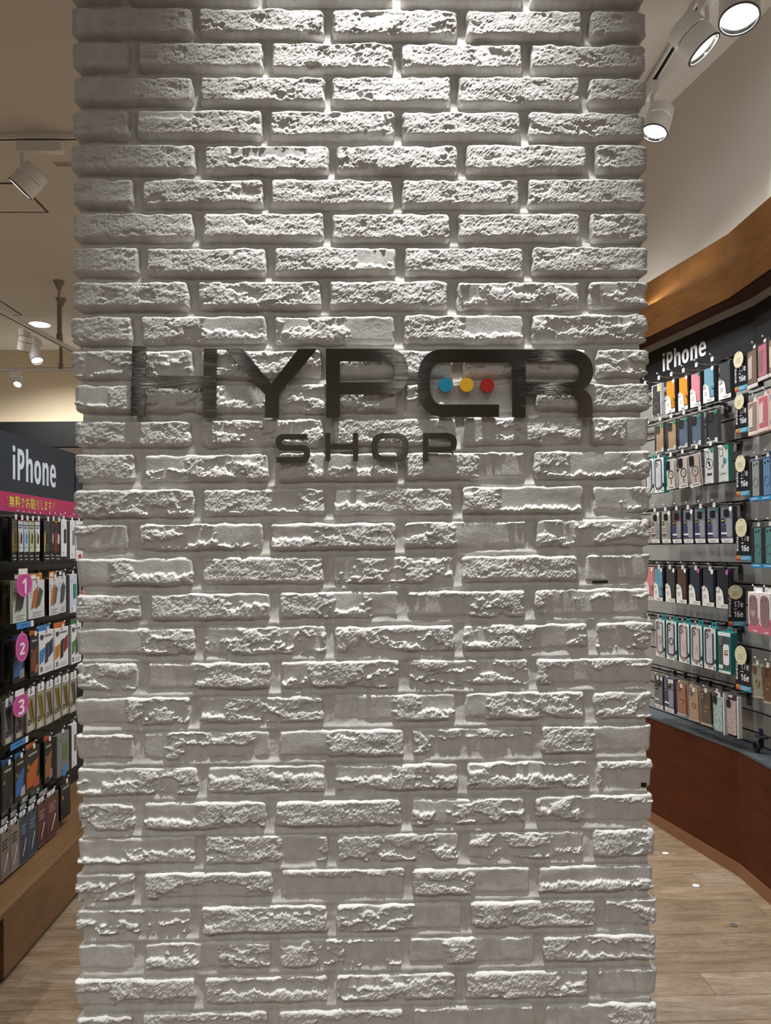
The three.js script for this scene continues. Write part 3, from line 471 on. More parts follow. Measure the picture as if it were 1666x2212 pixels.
// --- packs: each builder fills a group whose origin is the middle of the pack's lower back edge, front towards +z
const lines = (x, y, w, n, gap, z, h = 0.0016) => mergeGeometries(Array.from({ length: n }, (_, i) => box(w * [1, 0.8, 0.92, 0.6][i % 4], h, 0.0006, x - w * (1 - [1, 0.8, 0.92, 0.6][i % 4]) / 2, y - i * gap, z)));
const INK = C(0x4a4a4c, 0.7), ringGeo = (r, b, t, x, y, z) => { const s = new THREE.Shape(); s.absarc(0, 0, r, 0, Math.PI * 2, false); const h = new THREE.Path(); h.absarc(0, 0, r - b, 0, Math.PI * 2, true); s.holes.push(h); return extr(s, t, 0, 10).translate(x, y, z); };
const tab = (t, h, mat = M.clear) => part('hang_tab', extr(frameShape(0.036, 0.026, 0.005, 0.009), 0.0008).translate(0, h + 0.011, 0.004), mat, t);
const K = {
  wallet(t, w, h, o) {
    part('carton', rbox(w, h, 0.02, 0, h / 2, 0.010), C(o.carton ?? 0x15161c, 0.4), t);
    part('case_cover', plate(w * 0.80, h * 0.82, 0.004, 0.003, -w * 0.03, h * 0.56, 0.0195), C(o.color, 0.65), t);
    if (o.clasp !== false) { const c = part('clasp', plate(w * 0.26, h * 0.17, 0.006, 0.003, w * 0.32, h * 0.46, 0.0225), C(o.color, 0.6), t); part('slot', box(w * 0.16, 0.0025, 0.001, w * 0.30, h * 0.42, 0.026), M.black, c); }
    const s = new THREE.Shape(); s.moveTo(-w * 0.48, 0.002); s.lineTo(w * 0.48, 0.002); s.lineTo(w * 0.48, h * 0.12); s.lineTo(w * 0.10, h * 0.12); s.bezierCurveTo(w * 0.06, h * 0.38, 0, h * 0.5, -w * 0.25, h * 0.52); s.lineTo(-w * 0.48, h * 0.40); s.closePath();
    const l = part('label_card', extr(s, 0.0008, 0, 8).translate(0, 0, 0.0262), C(0xe9e7e4, 0.5), t); part('print', lines(-w * 0.22, h * 0.3, w * 0.28, 3, 0.007, 0.0272), INK, l); part('model_print', lines(w * 0.12, h * 0.085, w * 0.5, 2, 0.006, 0.0272), INK, l);
    const b = part('badge', disc(w * 0.145, 0.0016, -w * 0.33, h * 0.48, 0.0275, 20), C(0xeeeae6, 0.5), t); part('badge_ring', ringGeo(w * 0.12, w * 0.02, 0.0004, -w * 0.33, h * 0.48, 0.0283), INK, b);
    part('sticker', disc(w * 0.1, 0.001, 0, 0, 0, 16).scale(1, 1.35, 1).translate(w * 0.30, h * 0.93, 0.0235), C(o.sticker ?? 0xf0f0ee, 0.5), t); tab(t, h);
  },
  leather(t, w, h, o) {
    part('backing_card', rbox(w, h, 0.003, 0, h / 2, 0.0015), C(0x8b8c8a, 0.5), t);
    const c = part('phone_case', plate(w * 0.80, h * 0.9, 0.010, 0.010, w * 0.02, h * 0.5, 0.005), C(o.color, 0.7), t);
    const k = part('camera_opening', plate(w * 0.38, h * 0.25, 0.008, 0.0015, -w * 0.16, h * 0.80, 0.0150), C(0x2b2b2d, 0.4), c); part('camera_rim', extr(frameShape(w * 0.40, h * 0.26, 0.009, 0.002), 0.003).translate(-w * 0.16, h * 0.80, 0.0150), M.black, c);
    part('sticker', disc(w * 0.125, 0.001, w * 0.28, h * 0.93, 0.0170, 18), C(0x11946a, 0.5), t);
    const l = part('label_strip', poly([[-w * 0.48, 0.002], [w * 0.48, 0.002], [w * 0.48, h * 0.15], [w * 0.22, h * 0.15], [w * 0.22, h * 0.075], [-w * 0.48, h * 0.075]], 0.0008, 0.0165), C(0xdededb, 0.5), t); part('print', lines(-w * 0.1, h * 0.05, w * 0.5, 2, 0.005, 0.0174), INK, l);
    part('clear_box', box(w * 0.98, h * 0.99, 0.0005, 0, h / 2, 0.019), M.clear, t); part('side_wall', mergeGeometries([box(0.0012, h, 0.019, w * 0.49, h / 2, 0.0095), box(0.0012, h, 0.019, -w * 0.49, h / 2, 0.0095)]), C(0x55585a, 0.3), t); tab(t, h);
  },
  windowBox(t, w, h, o) {
    part('carton', rbox(w, h, 0.03, 0, h / 2, 0.015), C(o.side ?? 0x0f7f80, 0.5), t);
    part('front_card', plate(w * 0.97, h * 0.985, 0.001, 0.0012, 0, h / 2, 0.030), C(0xe6e8e8, 0.5), t);
    part('window_panel', plate(w * 0.66, h * 0.80, w * 0.2, 0.0012, -w * 0.01, h * 0.54, 0.0312), C(o.panel ?? 0xc9c7cb, 0.4), t);
    part('case_rim', extr(frameShape(w * 0.72, h * 0.84, w * 0.22, w * 0.075), 0.004).translate(-w * 0.01, h * 0.54, 0.0312), C(o.rim ?? 0x4a4a52, 0.4), t);
    part('camera_lenses', mergeGeometries([disc(w * 0.05, 0.002, -w * 0.17, h * 0.84, 0.033, 12), disc(w * 0.05, 0.002, -w * 0.17, h * 0.76, 0.033, 12), disc(w * 0.035, 0.002, -w * 0.06, h * 0.80, 0.033, 12)]), C(0x2a2a30, 0.3), t);
    if (o.ring) part('magnet_ring', ringGeo(w * 0.22, w * 0.05, 0.001, 0, h * 0.48, 0.0326), C(o.ring, 0.4), t);
    part('print', lines(w * 0.03, h * 0.50, w * 0.2, 6, 0.007, 0.0326, 0.0012), C(0x77777b, 0.6), t);
    const g = part('logo_tag', box(w * 0.26, h * 0.085, 0.0016, w * 0.37, h * 0.22, 0.0325), C(0x121316, 0.5), t); part('logo_mark', box(w * 0.09, h * 0.022, 0.0004, w * 0.37, h * 0.222, 0.0335), M.white, g);
    part('footer_print', mergeGeometries([box(w * 0.22, 0.003, 0.0005, -w * 0.02, h * 0.055, 0.0314), box(w * 0.1, 0.010, 0.0005, w * 0.36, h * 0.055, 0.0314)]), C(0x3a3a40, 0.6), t); tab(t, h, C(0x2f9a9d, 0.4));
  },
  magnetCase(t, w, h, o) {
    part('backing_card', rbox(w, h, 0.003, 0, h / 2, 0.0015), C(0xb0adab, 0.4), t);
    const c = part('phone_case', plate(w * 0.86, h * 0.86, 0.010, 0.007, 0, h * 0.53, 0.004), C(o.color ?? 0xbfb6ad, 0.35), t);
    const k = part('camera_block', plate(w * 0.40, h * 0.28, 0.008, 0.004, -w * 0.20, h * 0.80, 0.011), C(0x1c1d22, 0.3), c); part('lens', mergeGeometries([disc(w * 0.07, 0.002, -w * 0.26, h * 0.86, 0.0155, 12), disc(w * 0.07, 0.002, -w * 0.26, h * 0.75, 0.0155, 12), disc(w * 0.06, 0.002, -w * 0.12, h * 0.8, 0.0155, 12)]), M.black, c);
    part('magnet_ring', ringGeo(w * 0.31, w * 0.065, 0.001, 0.004, h * 0.48, 0.0112), C(o.ring ?? 0x3a3836, 0.4), t); part('magnet_bar', box(w * 0.08, h * 0.14, 0.001, 0.004, h * 0.23, 0.0117), C(o.ring ?? 0x3a3836, 0.4), t);
    part('print', lines(0.006, h * 0.5, w * 0.2, 2, 0.006, 0.0115), INK, t);
    const l = part('label_strip', box(w * 0.94, h * 0.10, 0.001, 0, h * 0.055, 0.012), C(0xcfccc9, 0.5), t); part('label_print', lines(w * 0.05, h * 0.065, w * 0.6, 1, 0.005, 0.0128, 0.004), INK, l); tab(t, h);
  },
  printedCase(t, w, h, o) {
    part('backing_card', rbox(w, h, 0.003, 0, h / 2, 0.0015), C(0xa9aba9, 0.4), t); part('side_card', box(0.004, h, 0.022, w * 0.49, h / 2, 0.011), C(o.edge ?? 0x6b7072, 0.4), t);
    const c = part('phone_case', plate(w * 0.80, h * 0.90, 0.010, 0.008, -w * 0.05, h * 0.5, 0.004), C(0xd2d3d0, 0.3), t); part('camera_rim', extr(frameShape(w * 0.30, h * 0.2, 0.006, 0.002), 0.002).translate(-w * 0.22, h * 0.82, 0.012), C(0xa0a0a0, 0.4), c);
    if (o.emblem === 'ring') part('emblem', mergeGeometries([ringGeo(w * 0.32, w * 0.035, 0.0006, -w * 0.04, h * 0.56, 0.0122), disc(w * 0.10, 0.0006, -w * 0.08, h * 0.60, 0.0124, 12), disc(w * 0.08, 0.0006, 0, h * 0.52, 0.0124, 12), box(w * 0.42, h * 0.06, 0.0006, -w * 0.04, h * 0.27, 0.0124)]), C(0x33363a, 0.5), t);
    else part('emblem', mergeGeometries([poly([[0, h * 0.68], [w * 0.2, h * 0.60], [w * 0.16, h * 0.5], [-w * 0.04, h * 0.48], [-w * 0.1, h * 0.56]], 0.0006, 0.0122), poly([[-w * 0.2, h * 0.46], [-w * 0.02, h * 0.48], [-w * 0.14, h * 0.36]], 0.0006, 0.0122), box(w * 0.3, h * 0.03, 0.0006, -w * 0.04, h * 0.23, 0.0124)]), C(0x4d8187, 0.5), t);
    part('sticker', disc(w * 0.12, 0.001, w * 0.18, h * 0.95, 0.0145, 16), C(0x11946a, 0.5), t); part('top_label', box(w * 0.34, h * 0.06, 0.001, -w * 0.30, h * 0.985, 0.0135), M.white, t);
    const l = part('label_strip', poly([[-w * 0.46, 0.002], [w * 0.36, 0.002], [w * 0.36, h * 0.13], [w * 0.14, h * 0.13], [w * 0.14, h * 0.05], [-w * 0.46, h * 0.05]], 0.0008, 0.0130), C(0xdedddb, 0.5), t); part('print', lines(-w * 0.1, h * 0.03, w * 0.4, 1, 0.005, 0.0139), INK, l);
    part('clear_box', box(w * 0.96, h, 0.0005, 0, h / 2, 0.020), M.clear, t); tab(t, h);
  },
  clearBox(t, w, h, o) {
    part('carton', rbox(w, h, 0.022, 0, h / 2, 0.011), C(o.carton ?? 0x26273a, 0.35), t);
    part('photo_card', plate(w * 0.9, h * 0.86, 0.002, 0.0008, 0, h * 0.55, 0.0222), C(o.top ?? 0x6f7078, 0.35), t);
    part('tint_field', poly([[-w * 0.46, h * 0.16], [w * 0.10, h * 0.16], [-w * 0.06, h * 0.52], [-w * 0.30, h * 0.60], [-w * 0.46, h * 0.56]], 0.0004, 0.0231), C(o.tint ?? 0x4c4d66, 0.4), t);
    part('phone_shape', plate(w * 0.42, h * 0.5, 0.012, 0.0005, w * 0.2, h * 0.42, 0.0231), C(o.phone ?? 0x8f9099, 0.3), t);
    const k = part('camera_block', plate(w * 0.40, h * 0.2, 0.008, 0.002, w * 0.0, h * 0.82, 0.0231), C(0x1f2024, 0.3), t); part('lens', mergeGeometries([0, 1, 2].map((i) => disc(w * 0.05, 0.001, w * (i === 2 ? 0.09 : -0.07), h * (i === 2 ? 0.82 : 0.86 - i * 0.08), 0.0255, 10))), M.chrome, k);
    const b = part('badge', disc(w * 0.13, 0.001, -w * 0.27, h * 0.62, 0.0240, 18), M.black, t); part('badge_mark', box(w * 0.17, h * 0.035, 0.0006, -w * 0.27, h * 0.62, 0.0247), C(0xc9b24a, 0.5), b);
    part('print', mergeGeometries([lines(-w * 0.22, h * 0.47, w * 0.34, 3, 0.009, 0.0236, 0.003), lines(-w * 0.22, h * 0.22, w * 0.36, 1, 0.007, 0.0236, 0.004)]), C(o.ink ?? 0x25264a, 0.6), t);
    part('white_bar', box(w * 0.44, h * 0.045, 0.0006, -w * 0.20, h * 0.27, 0.0236), C(o.bar ?? 0xe3e3e6, 0.5), t);
    const l = part('label_strip', poly([[-w * 0.34, 0.002], [w * 0.48, 0.002], [w * 0.48, h * 0.125], [-w * 0.46, h * 0.125]], 0.0008, 0.0232), C(0xdad9d6, 0.5), t); part('label_print', lines(w * 0.05, h * 0.08, w * 0.5, 2, 0.006, 0.0241), INK, l);
    part('sticker', disc(w * 0.11, 0.001, 0, 0, 0, 16).scale(1, 1.3, 1).translate(w * 0.32, h * 0.93, 0.0236), C(o.sticker ?? 0xe9e9e7, 0.5), t); tab(t, h);
  },
  ringCase(t, w, h, o) {
    part('backing_card', rbox(w, h, 0.003, 0, h / 2, 0.0015), C(o.card ?? 0x9a8478, 0.45), t);
    const c = part('phone_case', plate(w * 0.86, h * 0.90, 0.009, 0.008, 0, h * 0.52, 0.004), C(o.color, 0.32, 0.25), t);
    const k = part('camera_block', plate(w * 0.36, h * 0.22, 0.007, 0.003, -w * 0.18, h * 0.83, 0.0118), C(o.cam ?? 0x5a3a30, 0.3), c); part('lens', mergeGeometries([disc(w * 0.06, 0.001, -w * 0.22, h * 0.87, 0.015, 10), disc(w * 0.06, 0.001, -w * 0.22, h * 0.79, 0.015, 10)]), M.chrome, c);
    const r = part('finger_ring', new THREE.TorusGeometry(w * 0.15, w * 0.03, 8, 24).translate(w * 0.04, h * 0.45, 0.0135), C(0xb98a55, 0.25, 0.9), t); part('ring_plate', disc(w * 0.10, 0.002, w * 0.04, h * 0.45, 0.0125, 20), C(o.color, 0.3, 0.4), r);
    part('label_strip', box(w * 0.96, h * 0.055, 0.001, 0, h * 0.03, 0.0125), C(0xb9aa9e, 0.5), t); part('clear_box', box(w * 0.98, h, 0.0005, 0, h / 2, 0.019), M.clear, t); tab(t, h);
  },
  patternCase(t, w, h, o) {
    part('backing_card', rbox(w, h, 0.004, 0, h / 2, 0.002), C(o.card, 0.4), t); part('side_card', box(0.007, h, 0.020, w * 0.49, h / 2, 0.011), C(0xdddcda, 0.5), t);
    const c = part('phone_case', plate(w * 0.72, h * 0.82, 0.010, 0.009, -w * 0.10, h * 0.44, 0.004), C(o.color, 0.5), t); part('camera_block', plate(w * 0.28, h * 0.18, 0.007, 0.003, -w * 0.30, h * 0.77, 0.0128), M.black, c);
    const base = hexf(o.color), ink = hexf(o.ink), tex = dataTex(64, 128, (x, y) => { const k = smooth(o.lo, o.lo + 0.12, tile3(x, y, 64, 128, o.n, o.n * 2, o.seed)); return [0, 1, 2].map((i) => lerp(base[i], ink[i], k)); }, true);
    tex.repeat.set(1 / (w * 0.72), 1 / (h * 0.82)); c.material = std(0xffffff, 0.45, { map: tex });
    part('top_label', box(w * 0.3, h * 0.06, 0.001, -w * 0.28, h * 0.95, 0.0045), C(0xd9c9cd, 0.5), t); tab(t, h);
  },
  tallBox(t, w, h, o) {      // carton with a big tinted window and a strip at its foot
    part('carton', rbox(w, h, 0.026, 0, h / 2, 0.013), C(o.carton, 0.45), t);
    part('window_panel', plate(w * (o.band ? 0.62 : 0.78), h * 0.84, 0.006, 0.001, o.band ? w * 0.14 : 0, h * 0.54, 0.0262), C(o.color, 0.35), t);
    if (o.band) { part('side_band', box(w * 0.24, h * 0.84, 0.001, -w * 0.34, h * 0.54, 0.0266), C(0x25282c, 0.4), t); part('magnet_ring', ringGeo(w * 0.24, w * 0.03, 0.0006, w * 0.14, h * 0.45, 0.0274), C(0x4c5a62, 0.4), t); part('phone_lens', mergeGeometries([disc(w * 0.06, 0.001, w * 0.0, h * 0.87, 0.0276, 12), disc(w * 0.06, 0.001, w * 0.26, h * 0.89, 0.0276, 12)]), C(0x1b2127, 0.3), t); }
    else { part('info_card', poly([[-w * 0.36, h * 0.25], [-w * 0.02, h * 0.25], [w * 0.02, h * 0.84], [-w * 0.36, h * 0.78]], 0.0008, 0.0272), C(o.info ?? 0xcfc4b8, 0.5), t); }
    const f = part('foot_strip', box(w * 0.98, h * 0.10, 0.001, 0, h * 0.055, 0.0266), C(o.foot, 0.5), t); part('foot_print', lines(0, h * 0.06, w * 0.6, 1, 0.004, 0.0274, 0.003), M.white, f); tab(t, h, C(o.carton, 0.45));
  },
  heartBox(t, w, h, o) {
    part('carton', rbox(w, h, 0.024, 0, h / 2, 0.012), C(0xe4dcdc, 0.5), t); part('pink_foot', poly([[-w * 0.49, 0.002], [w * 0.49, 0.002], [w * 0.49, h * 0.40], [0, h * 0.16], [-w * 0.49, h * 0.24]], 0.0008, 0.0242), C(0xc46a80, 0.45), t);
    part('window_panel', plate(w * 0.74, h * 0.74, w * 0.3, 0.001, 0, h * 0.56, 0.0248), C(0x8d6f72, 0.35), t);
    const s = new THREE.Shape(); const k = w * 0.2; s.moveTo(0, -k); s.bezierCurveTo(k * 1.6, 0, k * 1.2, k * 1.2, 0, k * 0.5); s.bezierCurveTo(-k * 1.2, k * 1.2, -k * 1.6, 0, 0, -k);
    if (o.heart) part('heart_print', extr(s, 0.0006, 0, 6).translate(0, h * 0.48, 0.0258), C(0xb79a9c, 0.4), t); part('camera_print', mergeGeometries([disc(w * 0.05, 0.0006, -w * 0.17, h * 0.80, 0.0262, 10), disc(w * 0.05, 0.0006, w * 0.14, h * 0.84, 0.0262, 10)]), C(0x57474a, 0.4), t);
    part('foot_print', lines(w * 0.15, h * 0.06, w * 0.34, 1, 0.004, 0.0254, 0.004), M.white, t); part('hang_tab', rbox(w * 0.8, h * 0.12, 0.002, 0, h * 1.05, 0.002), C(0xe8e4e4, 0.5), t);
  },
  carbon(t, w, h) {
    part('carton', rbox(w, h, 0.02, 0, h / 2, 0.010), C(0xd3d3d6, 0.4), t); part('case_cover', plate(w * 0.78, h * 0.94, 0.003, 0.002, w * 0.04, h * 0.5, 0.0200), C(0x3d3d3d, 0.4), t);
    part('swirl_print', mergeGeometries([ringGeo(w * 0.26, w * 0.04, 0.0005, 0, h * 0.3, 0.0222), ringGeo(w * 0.16, w * 0.03, 0.0005, 0, h * 0.3, 0.0222), ringGeo(w * 0.24, w * 0.04, 0.0005, w * 0.06, h * 0.68, 0.0222)]), C(0x6a6a68, 0.4), t);
    part('label_corner', box(w * 0.26, h * 0.2, 0.001, w * 0.3, h * 0.86, 0.0226), C(0xd7d48c, 0.5), t); part('edge_print', mergeGeometries(Array.from({ length: 7 }, (_, i) => box(w * 0.07, h * 0.05, 0.0005, -w * 0.42, h * (0.1 + i * 0.08), 0.0206))), M.black, t); tab(t, h);
  },
};
const ordinals = ['first', 'second', 'third', 'fourth', 'fifth', 'sixth', 'seventh', 'eighth', 'ninth'];
function product(kind, name, label, category, pos, ry, w, h, o, group, hookLabel, hookGroup, hookLen, tilt = 0) {
  const t = thing(name, label, category, pos, ry, group); K[kind](t, w, h, o ?? {}); if (tilt) t.rotation.z = tilt; t.traverse((m) => { m.castShadow = m.receiveShadow = true; });
  if (hookLabel) { const back = new THREE.Vector3(0, 0, 1).applyAxisAngle(new THREE.Vector3(0, 1, 0), ry); const q = hookLen - 0.045; hook(hookLabel, [pos[0] - back.x * q, pos[1] + h + 0.012, pos[2] - back.z * q], ry, hookLen, hookGroup); }
  return t;
}
// rows of the far stretch: [kind, s, foot height, height, width, options, look, tilt]
const W0 = 0.078;
const FARROWS = [
  ['top', 'wallet case packs', [
    ['carbon', 0.562, 2.190, 0.165, 0.082, {}, 'carbon patterned grey case pack'], ['wallet', 0.44, 2.182, 0.172, 0.080, { color: 0xd08a20 }, 'mustard yellow wallet case pack beside the carbon one'], ['wallet', 0.336, 2.177, 0.172, 0.078, { color: 0xd08a20 }, 'mustard yellow wallet case pack beside the pink one'],
    ['wallet', 0.24, 2.175, 0.170, 0.080, { color: 0xc97d88, sticker: 0x2a7a62, clasp: false }, 'pink wallet case pack with green sticker'], ['wallet', 0.142, 2.178, 0.170, 0.082, { color: 0x6794a8 }, 'light blue wallet case pack'], ['wallet', 0.03, 2.173, 0.174, 0.086, { color: 0x36393a, sticker: 0x2a5a4a, clasp: false }, 'black wallet case pack']]],
  ['second', 'leather case packs', [
    ['leather', 0.541, 1.992, 0.152, W0, { color: 0xa98a6e }, 'tan leather case pack beside the pillar'], ['leather', 0.436, 1.990, 0.153, W0, { color: 0xa98a6e }, 'tan leather case pack next to a blue one'], ['leather', 0.343, 1.989, 0.153, W0, { color: 0x4a6079 }, 'slate blue case pack next to a tan one'],
    ['leather', 0.242, 1.987, 0.154, 0.082, { color: 0x4a6079 }, 'slate blue case pack next to the navy one'], ['leather', 0.123, 1.983, 0.156, 0.082, { color: 0x1d222e }, 'dark navy case pack with green sticker']]],
  ['third', 'clear case packs', [
    ['windowBox', 0.636, 1.782, 0.188, 0.078, {}, 'white and teal carton half behind the pillar'], ['windowBox', 0.550, 1.781, 0.186, 0.084, { rim: 0x5b5a60 }, 'white carton with teal side beside magnet cases'], ['magnetCase', 0.454, 1.792, 0.158, 0.074, {}, 'clear magnet ring case pack beside the white carton', 0.06], ['magnetCase', 0.351, 1.791, 0.160, 0.076, { color: 0xb5aca4 }, 'clear magnet case pack between two like it', 0.05], ['magnetCase', 0.257, 1.788, 0.166, 0.084, { color: 0xa89c92, ring: 0x6a6560 }, 'clear case pack with a pale brown magnet ring', 0.09],
    ['printedCase', 0.15, 1.794, 0.168, 0.080, { emblem: 'ring' }, 'clear case pack printed with a round black emblem'], ['printedCase', 0.05, 1.794, 0.170, 0.084, { emblem: 'leaf', edge: 0x2d7d78 }, 'clear case pack printed with a teal emblem']]],
  ['fourth', 'slim clear cartons', [
    ['clearBox', 0.588, 1.515, 0.166, 0.08, { carton: 0x59564f, top: 0xa8a39c, tint: 0xb8aca0, ink: 0x4a2c26, bar: 0x3d3531 }, 'beige fronted case carton beside the pillar'], ['clearBox', 0.493, 1.514, 0.167, 0.08, { carton: 0x59564f, top: 0xa8a39c, tint: 0xb8aca0, ink: 0x4a2c26, bar: 0x3d3531 }, 'beige fronted case carton next to the purple ones'],
    ['clearBox', 0.403, 1.513, 0.168, 0.08, { sticker: 0x1f6a52, top: 0x5d4a48 }, 'purple case carton with brown lens patch'], ['clearBox', 0.312, 1.512, 0.168, 0.082, {}, 'purple case carton beside the brown-lens one'], ['clearBox', 0.222, 1.512, 0.168, 0.084, { sticker: 0x1f6a52 }, 'purple case carton with green sticker, middle one'], ['clearBox', 0.128, 1.512, 0.168, 0.084, { sticker: 0x1f6a52, phone: 0x85868f }, 'purple green-stickered carton next to the end one'], ['clearBox', 0.033, 1.511, 0.169, 0.086, {}, 'purple white-stickered carton at the row end']]],
  ['fifth', 'dark wallet case packs', [
    ['wallet', 0.655, 1.211, 0.176, 0.08, { color: 0xc98484, carton: 0xc98a88 }, 'pink wallet case pack just behind the pillar'], ['wallet', 0.57, 1.211, 0.176, 0.082, { color: 0x6696ab }, 'light blue wallet pack with white label'], ['wallet', 0.465, 1.211, 0.176, 0.082, { color: 0x3a3a36, clasp: false }, 'charcoal wallet pack next to the light blue one'], ['wallet', 0.373, 1.211, 0.178, 0.084, { color: 0x553a2c, clasp: false }, 'brown leather wallet pack'], ['wallet', 0.27, 1.211, 0.180, 0.088, { color: 0x262d3c, clasp: false, sticker: 0xb35ba8 }, 'navy wallet pack with purple sticker'], ['wallet', 0.17, 1.211, 0.178, 0.088, { color: 0x27303a, clasp: false }, 'navy wallet pack with white sticker'], ['wallet', 0.068, 1.209, 0.180, 0.092, { color: 0x14151a, clasp: false, sticker: 0xb35ba8 }, 'black wallet pack with purple sticker']]],
  ['sixth', 'white window cartons', [
    ['windowBox', 0.561, 0.918, 0.196, 0.08, { rim: 0x7d7268, ring: 0x9d9891 }, 'white carton showing a beige rimmed case'], ['windowBox', 0.464, 0.916, 0.198, 0.086, { rim: 0x3b3740, ring: 0x2b2b30 }, 'white carton with black magnet ring'], ['windowBox', 0.362, 0.915, 0.198, 0.086, { rim: 0x7b6560, panel: 0xcac0c4 }, 'white carton showing a brown rimmed case'], ['windowBox', 0.264, 0.914, 0.199, 0.086, { rim: 0x806a68, panel: 0xc8bfc3 }, 'white carton showing a dusty pink rimmed case'], ['windowBox', 0.166, 0.913, 0.199, 0.086, { rim: 0x46445a, panel: 0xc5c0c8 }, 'white carton showing an indigo rimmed case']]],
  ['bottom', 'loose case packs', [
    ['clearBox', 0.58, 0.644, 0.172, 0.08, { carton: 0x2a2a2c, top: 0x4e4e50, tint: 0x8a8074, phone: 0x77777a }, 'dark grey case carton at the pillar edge'], ['clearBox', 0.49, 0.642, 0.177, 0.086, { carton: 0x2f3458, top: 0x6a6a80 }, 'lavender case carton with blue side'], ['ringCase', 0.391, 0.648, 0.168, 0.08, { color: 0xa8705a }, 'rose gold case pack with finger ring', 0.05], ['ringCase', 0.296, 0.641, 0.170, 0.082, { color: 0xb59a80, cam: 0x6a5040 }, 'champagne case pack with finger ring', 0.05], ['ringCase', 0.203, 0.640, 0.168, 0.086, { color: 0x4a382c, card: 0x7d6a58, cam: 0x2a1e16 }, 'dark bronze case pack with finger ring', 0.05],
    ['patternCase', 0.113, 0.627, 0.194, 0.086, { color: 0xa9bdb8, ink: 0x7f9aa0, card: 0x32343a, n: 5, lo: 0.1, seed: 5 }, 'mint marble case pack with white edge'], ['patternCase', 0.02, 0.633, 0.186, 0.086, { color: 0xbfb0aa, ink: 0x6d4560, card: 0x3a2a32, n: 14, lo: 0.3, seed: 8 }, 'speckled floral case pack with white edge']]],
];
for (const [row, group, items] of FARROWS) items.forEach(([kind, s, y, h, w, o, look, tilt], i) => {
  const dd = { wallet: 0.028, windowBox: 0.034, clearBox: 0.025, carbon: 0.023 }[kind] ?? 0.02;
  product(kind, { windowBox: 'phone_case_carton', clearBox: 'phone_case_carton' }[kind] ?? 'phone_case_pack', `${look}, ${row} row of the slat wall`, 'phone case', onFar(s, y, 0.15 - dd), rightAngle, w, h, o, group, `chrome hook holding the ${look}`.split(' ').slice(0, 15).join(' '), 'chrome hooks on the slat wall', 0.15 - dd + 0.002, tilt ?? 0);
});
{ // the teal carton at the end of the sixth row is built by hand: grey clear window with an oval label
  const t = thing('phone_case_carton', 'dark teal carton with oval white label, end of the sixth slat wall row', 'phone case', onFar(0.062, 0.911, 0.112), rightAngle, 'white window cartons'), w = 0.088, h = 0.19;
  part('carton', rbox(w, h, 0.036, 0, h / 2, 0.018), C(0x0d7274, 0.5), t); part('top_band', box(w * 0.96, h * 0.09, 0.001, 0, h * 0.95, 0.0365), C(0xdfe5e6, 0.5), t); part('window_panel', plate(w * 0.86, h * 0.76, 0.004, 0.001, -w * 0.02, h * 0.50, 0.0360), C(0x4b5456, 0.3), t);
  part('camera_block', plate(w * 0.3, h * 0.22, 0.008, 0.002, -w * 0.25, h * 0.78, 0.0370), C(0x63696a, 0.3), t); const l = part('oval_label', plate(w * 0.46, h * 0.50, w * 0.16, 0.001, w * 0.16, h * 0.46, 0.0375), C(0xe5e5e2, 0.5), t); part('print', lines(w * 0.16, h * 0.56, w * 0.32, 2, 0.008, 0.0388, 0.003), INK, l); part('red_bar', box(w * 0.3, 0.006, 0.0006, w * 0.16, h * 0.47, 0.0388), C(0x7d2030, 0.5), l);
  part('foot_label', box(w * 0.9, h * 0.06, 0.001, 0, h * 0.035, 0.0365), C(0xd8d8d2, 0.5), t); part('corner_label', box(w * 0.3, h * 0.09, 0.001, -w * 0.28, h * 0.15, 0.0372), C(0xe2e2de, 0.5), t); tab(t, h, C(0x2f9a9d, 0.4));
  hook('chrome hook holding the dark teal carton', onFar(0.062, 0.911 + h + 0.012, 0.043), rightAngle, 0.18, 'chrome hooks on the slat wall');
}
